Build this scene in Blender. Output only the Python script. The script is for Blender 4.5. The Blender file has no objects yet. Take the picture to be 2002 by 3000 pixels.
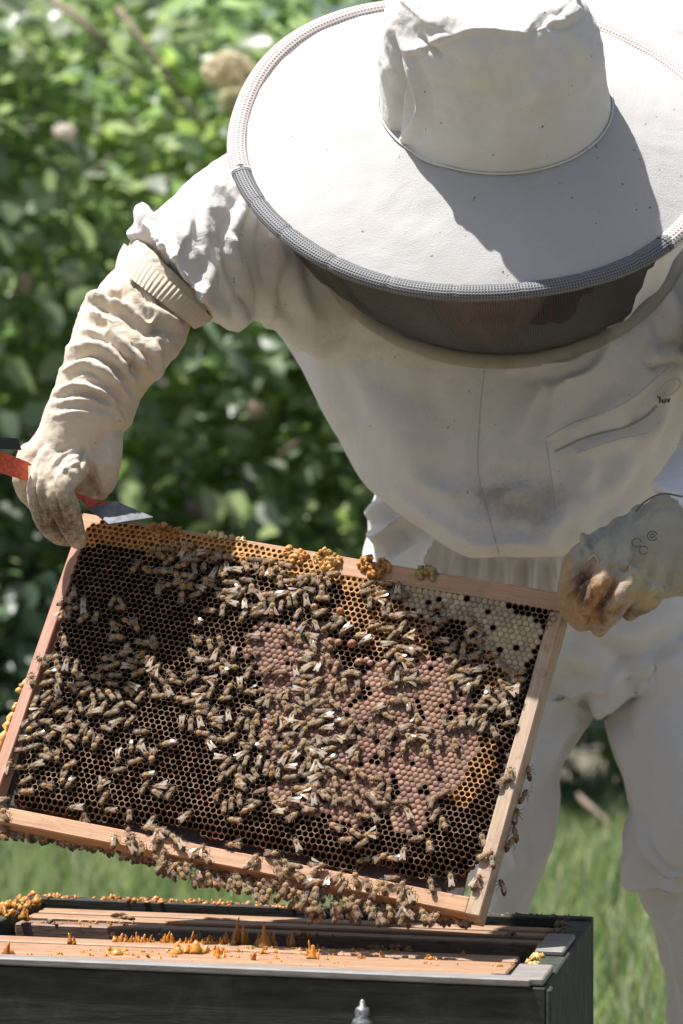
import bpy, math, random
import numpy as np
from mathutils import Vector, Matrix
from mathutils.bvhtree import BVHTree

random.seed(7); rng = np.random.default_rng(7)
scene = bpy.context.scene
C = scene.collection

# ------------------------------------------------------------------ camera
F = 10500.0            # focal length in pixels of the 2002 x 3000 photograph
ZC = 0.96              # camera height
cam_d = bpy.data.cameras.new('camera'); cam = bpy.data.objects.new('camera', cam_d); C.objects.link(cam)
cam.location = (0, 0, ZC); cam.rotation_euler = (math.pi / 2, 0, 0)
cam_d.sensor_fit = 'VERTICAL'; cam_d.sensor_height = 36; cam_d.sensor_width = 24
cam_d.lens = 36 * F / 3000
cam_d.clip_start = 0.1; cam_d.clip_end = 600
cam_d.dof.use_dof = True; cam_d.dof.focus_distance = 3.09; cam_d.dof.aperture_fstop = 10.5
scene.camera = cam

# ------------------------------------------------------------------ light
S = Vector((-0.32, -0.02, 0.94)).normalized()      # towards the sun
world = bpy.data.worlds.new('World'); scene.world = world; world.use_nodes = True
wn = world.node_tree.nodes; wl = world.node_tree.links
sky = wn.new('ShaderNodeTexSky'); sky.sky_type = 'NISHITA'; sky.sun_disc = False
sky.dust_density = 3.0; sky.ozone_density = 0.6; sky.sun_elevation = math.asin(S.z); sky.sun_rotation = math.atan2(S.x, S.y)
bg = wn['Background']; bg.inputs['Strength'].default_value = 0.06
wl.new(sky.outputs[0], bg.inputs[0])
sd = bpy.data.lights.new('sun', 'SUN'); sd.energy = 4.7; sd.angle = math.radians(0.53); sd.color = (1, 0.965, 0.92)
so = bpy.data.objects.new('sun', sd); C.objects.link(so)
so.rotation_euler = (-S).to_track_quat('-Z', 'Y').to_euler(); so.location = (-2, 2, 6)
scene.view_settings.view_transform = 'Standard'; scene.view_settings.look = 'None'
scene.view_settings.exposure = 0.92; scene.view_settings.gamma = 1.0
scene.view_settings.use_curve_mapping = False

# ------------------------------------------------------------------ helpers
def P(px, py, Y):
    return np.array([(px - 1001) / F * Y, Y, ZC + (1500 - py) / F * Y])

def proj(V):
    return 1001 + F * V[:, 0] / V[:, 1], 1500 - F * (V[:, 2] - ZC) / V[:, 1]

def empty(name, loc=(0, 0, 0), parent=None, rot=None):
    o = bpy.data.objects.new(name, None); C.objects.link(o); o.empty_display_size = .05
    o.location = loc
    if rot is not None: o.rotation_mode = 'QUATERNION'; o.rotation_quaternion = rot
    if parent: o.parent = parent
    return o

def tag(o, label=None, cat=None, group=None, kind=None):
    if label: o['label'] = label
    if cat: o['category'] = cat
    if group: o['group'] = group
    if kind: o['kind'] = kind
    return o

def mesh_raw(name, V, Fc, smooth=True, mats=None, mi=None, col=None):
    """V (n,3) array, Fc list of index arrays (k,3)/(k,4) or python list of tuples"""
    me = bpy.data.meshes.new(name)
    V = np.asarray(V, np.float32)
    if isinstance(Fc, np.ndarray): groups = [Fc]
    elif len(Fc) and isinstance(Fc[0], np.ndarray) and Fc[0].ndim == 2: groups = Fc
    else: groups = None
    if groups is None:
        me.from_pydata(V.tolist(), [], [tuple(int(i) for i in f) for f in Fc])
    else:
        loops = np.concatenate([g.ravel() for g in groups]).astype(np.int32)
        tot = np.concatenate([np.full(len(g), g.shape[1]) for g in groups]).astype(np.int32)
        st = np.concatenate([[0], np.cumsum(tot)[:-1]]).astype(np.int32)
        me.vertices.add(len(V)); me.vertices.foreach_set('co', V.ravel())
        me.loops.add(len(loops)); me.loops.foreach_set('vertex_index', loops)
        me.polygons.add(len(tot)); me.polygons.foreach_set('loop_start', st); me.polygons.foreach_set('loop_total', tot)
        me.update(calc_edges=True)
    if smooth: me.polygons.foreach_set('use_smooth', np.ones(len(me.polygons), bool))
    if mi is not None: me.polygons.foreach_set('material_index', np.asarray(mi, np.int32))
    for m in (mats or []): me.materials.append(m)
    if col is not None:
        a = me.color_attributes.new('col', 'FLOAT_COLOR', 'POINT')
        c = np.ones((len(V), 4), np.float32); c[:, :3] = col
        a.data.foreach_set('color', c.ravel())
    me.validate()
    return me

def obj(name, me, parent=None):
    o = bpy.data.objects.new(name, me); C.objects.link(o)
    if parent: o.parent = parent
    return o

def add(name, V, Fc, mat, parent=None, smooth=True, col=None, origin=None):
    V = np.asarray(V, float)
    if origin is not None: V = V - np.array(origin)
    o = obj(name, mesh_raw(name, V, Fc, smooth, [mat] if not isinstance(mat, list) else mat, None, col), parent)
    if origin is not None: o.location = origin
    return o

class MB:
    """collects simple shapes into one mesh"""
    def __init__(s): s.V = []; s.F = []
    def box(s, c, ax, ay, az, bev=0.0):
        """centre and three half-vectors, chamfered along every edge when bev>0"""
        c, ax, ay, az = map(lambda q: np.array(q, float), (c, ax, ay, az)); n = len(s.V)
        if bev <= 0:
            for i in (-1, 1):
                for j in (-1, 1):
                    for k in (-1, 1): s.V.append(c + i * ax + j * ay + k * az)
            for f in ((0, 1, 3, 2), (4, 6, 7, 5), (0, 4, 5, 1), (2, 3, 7, 6), (0, 2, 6, 4), (1, 5, 7, 3)):
                s.F.append([n + q for q in f])
            return s
        A = [ax, ay, az]; L = [np.linalg.norm(a) for a in A]; U = [a / l for a, l in zip(A, L)]
        idx = {}
        for sx in (-1, 1):
            for sy in (-1, 1):
                for sz in (-1, 1):
                    sg = (sx, sy, sz)
                    for k in range(3):
                        p = c.copy()
                        for q in range(3): p = p + sg[q] * U[q] * (L[q] - (0 if q == k else bev))
                        idx[sg + (k,)] = len(s.V); s.V.append(p)
        for k in range(3):
            a, b = [(1, 2), (2, 0), (0, 1)][k]
            for sg in (-1, 1):
                q = []
                for (i, j) in ((-1, -1), (1, -1), (1, 1), (-1, 1)):
                    t = [0, 0, 0]; t[k] = sg; t[a] = i; t[b] = j; q.append(idx[tuple(t) + (k,)])
                s.F.append(q if sg > 0 else q[::-1])
            for i in (-1, 1):
                for j in (-1, 1):
                    def T(e):
                        t = [0, 0, 0]; t[k] = e; t[a] = i; t[b] = j; return tuple(t)
                    q = [idx[T(-1) + (a,)], idx[T(1) + (a,)], idx[T(1) + (b,)], idx[T(-1) + (b,)]]
                    s.F.append(q if i * j < 0 else q[::-1])
        for sx in (-1, 1):
            for sy in (-1, 1):
                for sz in (-1, 1):
                    q = [idx[(sx, sy, sz, k)] for k in range(3)]
                    s.F.append(q if sx * sy * sz > 0 else q[::-1])
        return s
    def tube(s, pts, r, n=8, cap=True):
        pts = [np.array(p, float) for p in pts]; m = len(pts)
        r = r if hasattr(r, '__len__') else [r] * m
        st = len(s.V); ref = np.array([0.0, 0, 1])
        for i in range(m):
            d = pts[min(i + 1, m - 1)] - pts[max(i - 1, 0)]; d /= np.linalg.norm(d) + 1e-12
            if i == 0 and abs(d @ ref) > .9: ref = np.array([1.0, 0, 0])
            a = ref - (ref @ d) * d; a /= np.linalg.norm(a) + 1e-12; ref = a; b = np.cross(d, a)
            for k in range(n):
                t = 2 * math.pi * k / n; s.V.append(pts[i] + r[i] * (math.cos(t) * a + math.sin(t) * b))
        for i in range(m - 1):
            for k in range(n):
                k2 = (k + 1) % n
                s.F.append([st + i * n + k, st + i * n + k2, st + (i + 1) * n + k2, st + (i + 1) * n + k])
        if cap:
            s.F.append([st + k for k in range(n)][::-1]); s.F.append([st + (m - 1) * n + k for k in range(n)])
        return s
    def ball(s, c, ax, ay, az, nu=10, nv=7):
        c, ax, ay, az = map(lambda q: np.array(q, float), (c, ax, ay, az)); st = len(s.V)
        s.V.append(c + az)
        for i in range(1, nv):
            th = math.pi * i / nv
            for k in range(nu):
                t = 2 * math.pi * k / nu
                s.V.append(c + math.sin(th) * (math.cos(t) * ax + math.sin(t) * ay) + math.cos(th) * az)
        s.V.append(c - az); e = len(s.V) - 1
        for k in range(nu):
            k2 = (k + 1) % nu
            s.F.append([st, st + 1 + k, st + 1 + k2])
            for i in range(nv - 2):
                a = st + 1 + i * nu
                s.F.append([a + k, a + nu + k, a + nu + k2, a + k2])
            a = st + 1 + (nv - 2) * nu; s.F.append([a + k, e, a + k2])
        return s
    def build(s, name, mat, parent=None, smooth=False, origin=None):
        V = np.array(s.V)
        if origin is not None: V = V - np.array(origin)
        o = obj(name, mesh_raw(name, V, s.F, smooth, [mat]), parent)
        if origin is not None: o.location = origin
        return o

# numpy value noise
_perm = rng.permutation(4096); _val = rng.random(4096) * 2 - 1
def noise(V, f=1.0, seed=0):
    X = np.asarray(V, float) * f + seed * 17.31
    I = np.floor(X).astype(int); R = X - I; R = R * R * (3 - 2 * R)
    def h(i, j, k): return _val[_perm[(_perm[(_perm[i & 4095] + j) & 4095] + k) & 4095]]
    i, j, k = I[:, 0], I[:, 1], I[:, 2]; u, v, w = R[:, 0], R[:, 1], R[:, 2]
    def lerp(a, b, t): return a + (b - a) * t
    return lerp(lerp(lerp(h(i, j, k), h(i + 1, j, k), u), lerp(h(i, j + 1, k), h(i + 1, j + 1, k), u), v),
                lerp(lerp(h(i, j, k + 1), h(i + 1, j, k + 1), u), lerp(h(i, j + 1, k + 1), h(i + 1, j + 1, k + 1), u), v), w)
def fbm(V, f, seed=0, o=3):
    return sum(noise(V, f * 2 ** i, seed + i) * .5 ** i for i in range(o))

def ridged(V, f, seed=0, o=3):
    return sum((1 - np.abs(noise(V, f * 2 ** i, seed + i)) * 2.2) * .5 ** i for i in range(o)) - .9

def catmull(A, m):
    """A (k,d) control rows -> m samples"""
    A = np.asarray(A, float); k = len(A)
    Q = np.vstack([2 * A[0] - A[1], A, 2 * A[-1] - A[-2]])
    t = np.linspace(0, k - 1 - 1e-9, m); i = t.astype(int); u = (t - i)[:, None]
    p0, p1, p2, p3 = Q[i], Q[i + 1], Q[i + 2], Q[i + 3]
    return .5 * (2 * p1 + (p2 - p0) * u + (2 * p0 - 5 * p1 + 4 * p2 - p3) * u ** 2 + (3 * p1 - p0 - 3 * p2 + p3) * u ** 3)

def loft(secs, m=60, n=64, e=2.2):
    """secs rows: Lx,Ly,Rx,Ry,Y,depth -> closed lofted shell; the two outlines are seen from the camera, the depth lies along it"""
    A = catmull(secs, m); V = []
    t = np.linspace(0, 2 * math.pi, n, endpoint=False)
    ct = np.sign(np.cos(t)) * np.abs(np.cos(t)) ** (2 / e); st = np.sign(np.sin(t)) * np.abs(np.sin(t)) ** (2 / e)
    for a in A:
        L = P(a[0], a[1], a[4]); R = P(a[2], a[3], a[4]); c = (L + R) / 2; h = (R - L) / 2
        V.append(c + ct[:, None] * h + st[:, None] * np.array([0, a[5], 0]))
    V = np.vstack(V); i, k = np.meshgrid(np.arange(m - 1), np.arange(n), indexing='ij'); k2 = (k + 1) % n
    Q = np.stack([i * n + k, (i + 1) * n + k, (i + 1) * n + k2, i * n + k2], -1).reshape(-1, 4)
    V = np.vstack([V, V[:n].mean(0), V[-n:].mean(0)]); a = len(V) - 2; k = np.arange(n)
    T = np.vstack([np.stack([k, (k + 1) % n, np.full(n, a)], -1), np.stack([(m - 1) * n + (k + 1) % n, (m - 1) * n + k, np.full(n, a + 1)], -1)])
    return V, [Q, T]

def chain(pts, n=20, m=24):
    """tapered round limb through pixel points: rows px,py,Y,radius_px"""
    A = catmull(pts, m); C3 = np.array([P(a[0], a[1], a[2]) for a in A]); R = A[:, 3] / F * A[:, 2]
    # round the ends
    d0 = C3[0] - C3[1]; d0 /= np.linalg.norm(d0); d1 = C3[-1] - C3[-2]; d1 /= np.linalg.norm(d1)
    pre = [(C3[0] + d0 * R[0] * math.sin(q), R[0] * math.cos(q)) for q in (1.45, 1.1, .7, .35)]
    post = [(C3[-1] + d1 * R[-1] * math.sin(q), R[-1] * math.cos(q)) for q in (.35, .7, 1.1, 1.45)]
    pts3 = [p[0] for p in pre] + list(C3) + [p[0] for p in post]; rr = [p[1] for p in pre] + list(R) + [p[1] for p in post]
    b = MB().tube(pts3, rr, n); return np.array(b.V), b.F

def union(shells, voxel, smooth=4):
    """voxel-joins closed shells into one continuous surface, returns verts, normals, mesh"""
    V = []; Fs = []; off = 0
    for v, f in shells:
        V.append(v)
        for g in f:
            if isinstance(g, np.ndarray) and g.ndim == 2: Fs += (g + off).tolist()
            else: Fs.append([int(q) + off for q in g])
        off += len(v)
    me = mesh_raw('tmp', np.vstack(V), Fs); o = obj('tmp', me)
    md = o.modifiers.new('r', 'REMESH'); md.mode = 'VOXEL'; md.voxel_size = voxel; md.use_smooth_shade = True
    sm = o.modifiers.new('s', 'SMOOTH'); sm.factor = .5; sm.iterations = smooth
    dg = bpy.context.evaluated_depsgraph_get(); dg.update()
    out = bpy.data.meshes.new_from_object(o.evaluated_get(dg))
    bpy.data.objects.remove(o); bpy.data.meshes.remove(me)
    return out

def get_vn(me):
    n = len(me.vertices); V = np.empty(n * 3, np.float32); me.vertices.foreach_get('co', V)
    N = np.empty(n * 3, np.float32); me.vertex_normals.foreach_get('vector', N)
    return V.reshape(-1, 3).astype(float), N.reshape(-1, 3).astype(float)

def set_v(me, V):
    me.vertices.foreach_set('co', np.asarray(V, np.float32).ravel()); me.update()

def sculpt(me, strokes, front=True):
    """strokes: (points, width_px, amount_m, kind) drawn where they lie on the cloth; displaces along the normal"""
    V, N = get_vn(me); x, y = proj(V); D = np.zeros(len(V))
    fac = np.clip(-N[:, 1] * 2 + .5, 0, 1) if front else np.ones(len(V))
    for pts, w, amp, kind in strokes:
        pts = np.array(pts, float)
        k = max(len(pts) * 4, 5)
        if len(pts) > 2: pts = catmull(pts, k)
        lo = pts.min(0) - 4 * w; hi = pts.max(0) + 4 * w
        sel = np.where((x > lo[0]) & (x < hi[0]) & (y > lo[1]) & (y < hi[1]) & (fac > 0))[0]
        if not len(sel): continue
        q = np.stack([x[sel], y[sel]], -1); best = np.full(len(sel), 1e9); sg = np.zeros(len(sel)); tt = np.zeros(len(sel))
        for i in range(len(pts) - 1):
            a, b = pts[i], pts[i + 1]; ab = b - a; u = np.clip(((q - a) @ ab) / (ab @ ab + 1e-9), 0, 1)
            r = q - a - u[:, None] * ab; d = np.hypot(r[:, 0], r[:, 1]); m = d < best
            best[m] = d[m]; sg[m] = np.sign(ab[0] * r[m, 1] - ab[1] * r[m, 0]); tt[m] = (i + u[m]) / (len(pts) - 1)
        tp = np.sin(np.clip(tt, 0, 1) * math.pi) ** .6
        if kind == 'r': f = np.exp(-(best / w) ** 2)
        elif kind == 'w': f = np.exp(-(best / w) ** 2) - .55 * np.exp(-((best - 1.9 * w) / (.9 * w)) ** 2)
        elif kind == 'f': f = np.where(sg > 0, np.exp(-best / (1.3 * w)), np.exp(-(best / (.5 * w)) ** 2))
        elif kind == 'g': f = np.where(sg < 0, np.exp(-best / (1.3 * w)), np.exp(-(best / (.5 * w)) ** 2))
        D[sel] += amp * f * tp
    V = V + N * (D * fac)[:, None]; set_v(me, V)

def relax(me, it=2):
    V, N = get_vn(me); E = np.empty(len(me.edges) * 2, np.int32); me.edges.foreach_get('vertices', E); E = E.reshape(-1, 2)
    cnt = np.bincount(E.ravel(), minlength=len(V)).astype(float)[:, None]
    for _ in range(it):
        A = np.stack([np.bincount(E[:, 0], V[E[:, 1], k], len(V)) + np.bincount(E[:, 1], V[E[:, 0], k], len(V)) for k in range(3)], -1) / np.maximum(cnt, 1)
        V = (V + A) / 2
    set_v(me, V)

def bvh_of(me):
    return BVHTree.FromPolygons([v.co.copy() for v in me.vertices], [tuple(p.vertices) for p in me.polygons])

def onsurf(bvh, px, py, off=0.0, fallback=3.4):
    d = Vector(((px - 1001) / F, 1, (1500 - py) / F)).normalized()
    h = bvh.ray_cast(Vector((0, 0, ZC)), d)
    if h[0] is None: return P(px, py, fallback)
    return np.array(h[0] - d * off)

# ------------------------------------------------------------------ materials
def newmat(name):
    m = bpy.data.materials.new(name); m.use_nodes = True
    return m, m.node_tree.nodes, m.node_tree.links, m.node_tree.nodes['Principled BSDF']

def N_(ns, t, **kw):
    n = ns.new(t)
    for k, v in kw.items():
        if k.startswith('i_'): n.inputs[k[2:].replace('_', ' ')].default_value = v
        else: setattr(n, k, v)
    return n

def ramp(ns, pts):
    r = ns.new('ShaderNodeValToRGB'); e = r.color_ramp.elements
    while len(e) > 1: e.remove(e[-1])
    e[0].position = pts[0][0]; e[0].color = pts[0][1]
    for p, c in pts[1:]: q = e.new(p); q.color = c
    return r

def c4(c): return (c[0], c[1], c[2], 1)

def cloth(name, base, dirt=(.35, .3, .22), amount=.25, scale=6, weave=1600, bump=.25, stains=(), rough=.9, sheen=.15, speck=0.0, wrink=0.0, wscale=30):
    """woven cloth: faint weave, soiling from noise, and stains with a place of their own (centre, radii, colour, strength)"""
    m, ns, ls, b = newmat(name); b.inputs['Roughness'].default_value = rough
    b.inputs['Sheen Weight'].default_value = sheen; b.inputs['Specular IOR Level'].default_value = .25
    g = ns.new('ShaderNodeNewGeometry')
    n1 = N_(ns, 'ShaderNodeTexNoise', i_Scale=scale, i_Detail=6.0, i_Roughness=.65); ls.new(g.outputs['Position'], n1.inputs['Vector'])
    r1 = ramp(ns, [(.5, (0, 0, 0, 1)), (.8, (1, 1, 1, 1))]); ls.new(n1.outputs['Fac'], r1.inputs[0])
    mul = N_(ns, 'ShaderNodeMath', operation='MULTIPLY'); mul.inputs[1].default_value = amount; ls.new(r1.outputs[0], mul.inputs[0])
    mx = N_(ns, 'ShaderNodeMix', data_type='RGBA'); mx.inputs['A'].default_value = c4(base); mx.inputs['B'].default_value = c4(dirt)
    ls.new(mul.outputs[0], mx.inputs['Factor']); cur = mx.outputs['Result']
    nb = N_(ns, 'ShaderNodeTexNoise', i_Scale=scale * 7, i_Detail=9.0, i_Roughness=.75); ls.new(g.outputs['Position'], nb.inputs['Vector'])
    for (cen, rad, colr, st) in stains:
        sub = N_(ns, 'ShaderNodeVectorMath', operation='SUBTRACT'); sub.inputs[1].default_value = tuple(cen); ls.new(g.outputs['Position'], sub.inputs[0])
        dv = N_(ns, 'ShaderNodeVectorMath', operation='DIVIDE'); dv.inputs[1].default_value = tuple(rad); ls.new(sub.outputs[0], dv.inputs[0])
        ln = N_(ns, 'ShaderNodeVectorMath', operation='LENGTH'); ls.new(dv.outputs[0], ln.inputs[0])
        ad = N_(ns, 'ShaderNodeMath', operation='MULTIPLY_ADD'); ad.inputs[1].default_value = 3.4; ad.inputs[2].default_value = -1.7; ls.new(nb.outputs['Fac'], ad.inputs[0])
        a2 = N_(ns, 'ShaderNodeMath', operation='ADD'); ls.new(ln.outputs['Value'], a2.inputs[0]); ls.new(ad.outputs[0], a2.inputs[1])
        mr = N_(ns, 'ShaderNodeMapRange', clamp=True); mr.inputs['From Min'].default_value = 1.1; mr.inputs['From Max'].default_value = .15
        mr.inputs['To Max'].default_value = st; ls.new(a2.outputs[0], mr.inputs['Value'])
        mm = N_(ns, 'ShaderNodeMix', data_type='RGBA'); mm.inputs['B'].default_value = c4(colr); ls.new(mr.outputs['Result'], mm.inputs['Factor']); ls.new(cur, mm.inputs['A']); cur = mm.outputs['Result']
    if speck > 0:
        v = N_(ns, 'ShaderNodeTexNoise', i_Scale=170.0, i_Detail=1.0); ls.new(g.outputs['Position'], v.inputs['Vector'])
        rr = ramp(ns, [(.76, (0, 0, 0, 1)), (.8, (speck,) * 3 + (1,))]); ls.new(v.outputs['Fac'], rr.inputs[0])
        mm = N_(ns, 'ShaderNodeMix', data_type='RGBA'); mm.inputs['B'].default_value = (.16, .1, .06, 1); ls.new(rr.outputs[0], mm.inputs['Factor']); ls.new(cur, mm.inputs['A']); cur = mm.outputs['Result']
    ls.new(cur, b.inputs['Base Color'])
    w = N_(ns, 'ShaderNodeTexNoise', i_Scale=float(weave), i_Detail=2.0); ls.new(g.outputs['Position'], w.inputs['Vector'])
    bp = N_(ns, 'ShaderNodeBump', i_Strength=bump, i_Distance=.0006); ls.new(w.outputs['Fac'], bp.inputs['Height'])
    if wrink > 0:
        wq = N_(ns, 'ShaderNodeTexNoise', i_Scale=float(wscale), i_Detail=4.0, i_Roughness=.6, i_Distortion=1.2); ls.new(g.outputs['Position'], wq.inputs['Vector'])
        b2 = N_(ns, 'ShaderNodeBump', i_Strength=1.0, i_Distance=wrink); ls.new(wq.outputs['Fac'], b2.inputs['Height']); ls.new(b2.outputs[0], bp.inputs['Normal'])
    ls.new(bp.outputs[0], b.inputs['Normal'])
    return m

def wood(name, a, bcol, stretch=(6, 60, 60), rough=.7, dirt=.0, dcol=(.12, .06, .03), bump=.35, use_obj=True, dscale=40.0):
    m, ns, ls, b = newmat(name); b.inputs['Roughness'].default_value = rough
    tc = ns.new('ShaderNodeTexCoord'); mp = ns.new('ShaderNodeMapping'); mp.inputs['Scale'].default_value = stretch
    ls.new(tc.outputs['Object'], mp.inputs['Vector'])
    n1 = N_(ns, 'ShaderNodeTexNoise', i_Scale=4.0, i_Detail=8.0, i_Roughness=.62, i_Distortion=.4); ls.new(mp.outputs[0], n1.inputs['Vector'])
    r = ramp(ns, [(.3, c4(a)), (.52, c4([(p + q) / 2 for p, q in zip(a, bcol)])), (.7, c4(bcol))]); ls.new(n1.outputs['Fac'], r.inputs[0])
    n2 = N_(ns, 'ShaderNodeTexNoise', i_Scale=dscale, i_Detail=6.0, i_Roughness=.7); ls.new(tc.outputs['Object'], n2.inputs['Vector'])
    r2 = ramp(ns, [(.52, (0, 0, 0, 1)), (.66, (dirt,) * 3 + (1,))]); ls.new(n2.outputs['Fac'], r2.inputs[0])
    mx = N_(ns, 'ShaderNodeMix', data_type='RGBA'); ls.new(r2.outputs[0], mx.inputs['Factor']); ls.new(r.outputs[0], mx.inputs['A']); mx.inputs['B'].default_value = c4(dcol)
    ls.new(mx.outputs['Result'], b.inputs['Base Color'])
    bp = N_(ns, 'ShaderNodeBump', i_Strength=bump, i_Distance=.001); ls.new(n1.outputs['Fac'], bp.inputs['Height']); ls.new(bp.outputs[0], b.inputs['Normal'])
    return m

def colmat(name, rough=.6, spec=.4, trans=0.0, noise_s=0.0, bump=0.0, sss=0.0, coat=0.0, tcol=None):
    """colour read from the mesh's own colour attribute"""
    m, ns, ls, b = newmat(name); b.inputs['Roughness'].default_value = rough; b.inputs['Specular IOR Level'].default_value = spec
    at = ns.new('ShaderNodeAttribute'); at.attribute_name = 'col'; ls.new(at.outputs['Color'], b.inputs['Base Color'])
    b.inputs['Coat Weight'].default_value = coat
    if sss: b.inputs['Subsurface Weight'].default_value = sss; b.inputs['Subsurface Radius'].default_value = (.004, .002, .0006); b.inputs['Subsurface Scale'].default_value = 1.0
    if bump:
        tc = ns.new('ShaderNodeTexCoord')
        n1 = N_(ns, 'ShaderNodeTexNoise', i_Scale=noise_s, i_Detail=4.0); ls.new(tc.outputs['Object'], n1.inputs['Vector'])
        bp = N_(ns, 'ShaderNodeBump', i_Strength=bump, i_Distance=.001); ls.new(n1.outputs['Fac'], bp.inputs['Height']); ls.new(bp.outputs[0], b.inputs['Normal'])
    if trans:
        t = ns.new('ShaderNodeBsdfTranslucent'); mix = ns.new('ShaderNodeMixShader'); mix.inputs[0].default_value = trans
        mc = N_(ns, 'ShaderNodeMix', data_type='RGBA', blend_type='MULTIPLY'); mc.inputs['Factor'].default_value = 1
        ls.new(at.outputs['Color'], mc.inputs['A']); mc.inputs['B'].default_value = tcol or (1.5, 1.6, .7, 1); ls.new(mc.outputs['Result'], t.inputs['Color'])
        out = ns['Material Output']; ls.new(b.outputs[0], mix.inputs[1]); ls.new(t.outputs[0], mix.inputs[2]); ls.new(mix.outputs[0], out.inputs[0])
    return m

def plain(name, c, rough=.6, metal=0.0, spec=.5, bump=0.0, s=200.0, var=0.0):
    m, ns, ls, b = newmat(name); b.inputs['Base Color'].default_value = c4(c); b.inputs['Roughness'].default_value = rough
    b.inputs['Metallic'].default_value = metal; b.inputs['Specular IOR Level'].default_value = spec
    g = ns.new('ShaderNodeNewGeometry'); n1 = N_(ns, 'ShaderNodeTexNoise', i_Scale=s, i_Detail=4.0); ls.new(g.outputs['Position'], n1.inputs['Vector'])
    if bump:
        bp = N_(ns, 'ShaderNodeBump', i_Strength=bump, i_Distance=.001); ls.new(n1.outputs['Fac'], bp.inputs['Height']); ls.new(bp.outputs[0], b.inputs['Normal'])
    if var:
        r = ramp(ns, [(.35, c4([q * (1 - var) for q in c])), (.65, c4([min(1, q * (1 + var)) for q in c]))]); ls.new(n1.outputs['Fac'], r.inputs[0]); ls.new(r.outputs[0], b.inputs['Base Color'])
    return m

# ------------------------------------------------------------------ ground and grass
M_soil, ns, ls, b_ = newmat('meadow_soil'); b_.inputs['Roughness'].default_value = 1
_g = ns.new('ShaderNodeNewGeometry'); _n = N_(ns, 'ShaderNodeTexNoise', i_Scale=2.2, i_Detail=8.0); ls.new(_g.outputs['Position'], _n.inputs['Vector'])
_r = ramp(ns, [(.35, (.10, .09, .06, 1)), (.55, (.15, .135, .10, 1)), (.7, (.19, .17, .13, 1))]); ls.new(_n.outputs['Fac'], _r.inputs[0]); ls.new(_r.outputs[0], b_.inputs['Base Color'])
gx = np.concatenate([[-400, -60, -15], np.linspace(-6, 6, 25), [15, 60, 400]]); gy = np.concatenate([[-400, -60, -8], np.linspace(-2, 20, 45), [60, 400]])
GX, GY = np.meshgrid(gx, gy, indexing='ij'); gv = np.stack([GX.ravel(), GY.ravel(), np.zeros(GX.size)], -1)
gv[:, 2] = np.where((np.abs(gv[:, 0]) < 6) & (gv[:, 1] > 4), .03 * noise(gv, .8, 3), 0)
i, k = np.meshgrid(np.arange(len(gx) - 1), np.arange(len(gy) - 1), indexing='ij'); n_ = len(gy)
add('ground', gv, np.stack([i * n_ + k, (i + 1) * n_ + k, (i + 1) * n_ + k + 1, i * n_ + k + 1], -1).reshape(-1, 4), M_soil)['kind'] = 'structure'

M_leaf = colmat('leaf', rough=.36, spec=.6, trans=.45, tcol=(1.55, 1.75, 1.05, 1))
M_grass = colmat('grass_blade', rough=.5, spec=.35, trans=.4, tcol=(1.6, 1.7, 1.0, 1))

def blades(n, box, h, w, cols):
    x = rng.uniform(box[0], box[1], n); y = rng.uniform(box[2], box[3], n)
    hh = h * rng.uniform(.45, 1.25, n) * (1 + .5 * noise(np.stack([x, y, 0 * x], -1), 1.3, 9)); a = rng.uniform(0, 2 * math.pi, n); le = rng.uniform(.1, .6, n) * hh
    la = rng.uniform(0, 2 * math.pi, n); ww = w * rng.uniform(.6, 1.4, n)
    base = np.stack([x, y, np.zeros(n)], -1); side = np.stack([np.cos(a), np.sin(a), 0 * a], -1) * ww[:, None] / 2
    lean = np.stack([np.cos(la), np.sin(la), 0 * la], -1)
    mid = base + np.stack([0 * x, 0 * x, hh * .6], -1) + lean * (le * .35)[:, None]; tip = base + np.stack([0 * x, 0 * x, hh * .97], -1) + lean * le[:, None]
    V = np.stack([base - side, base + side, mid + side * .8, mid - side * .8, tip], 1).reshape(-1, 3)
    b = np.arange(n)[:, None] * 5
    Q = b + np.array([[0, 1, 2, 3]]); T = b + np.array([[3, 2, 4]])
    c = np.array(cols)[rng.integers(0, len(cols), n)] * rng.uniform(.7, 1.3, (n, 1))
    return V, [Q, T], np.repeat(c, 5, 0)
gc = [(.15, .22, .10), (.19, .27, .12), (.12, .18, .08), (.32, .36, .22), (.42, .41, .30), (.23, .29, .17)]
for nm, n, box, h, w in (('meadow_grass', 60000, (-2.4, 2.4, 5.4, 11.5), .15, .007),):
    V, Fg, cc = blades(n, box, h, w, gc)
    tag(add(nm, V, Fg, M_grass, col=cc, smooth=False), 'blurred green meadow grass growing behind the hive', 'grass', kind='stuff')

# ------------------------------------------------------------------ shrubs and trees
def leaves_mesh(name, cen, nrm, dr, size, col, parent):
    n = len(cen); s = size[:, None]
    dr = dr / np.linalg.norm(dr, axis=1)[:, None]; sd = np.cross(nrm, dr); sd /= np.linalg.norm(sd, axis=1)[:, None] + 1e-9
    nn = np.cross(dr, sd)
    w = .30
    pts = [cen, cen + dr * s * .3 + sd * s * w + nn * s * .07, cen + dr * s * .72 + sd * s * w * .75 + nn * s * .04, cen + dr * s - nn * s * .1,
           cen + dr * s * .72 - sd * s * w * .75 + nn * s * .04, cen + dr * s * .3 - sd * s * w + nn * s * .07, cen + dr * s * .5]
    V = np.stack(pts, 1).reshape(-1, 3); b = np.arange(n)[:, None] * 7
    T = np.concatenate([b + np.array([q]) for q in ([0, 6, 1], [1, 6, 2], [2, 6, 3], [3, 6, 4], [4, 6, 5], [5, 6, 0])])
    return add(name, V, T.reshape(-1, 3), M_leaf, parent, smooth=False, col=np.repeat(col, 7, 0))

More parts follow.
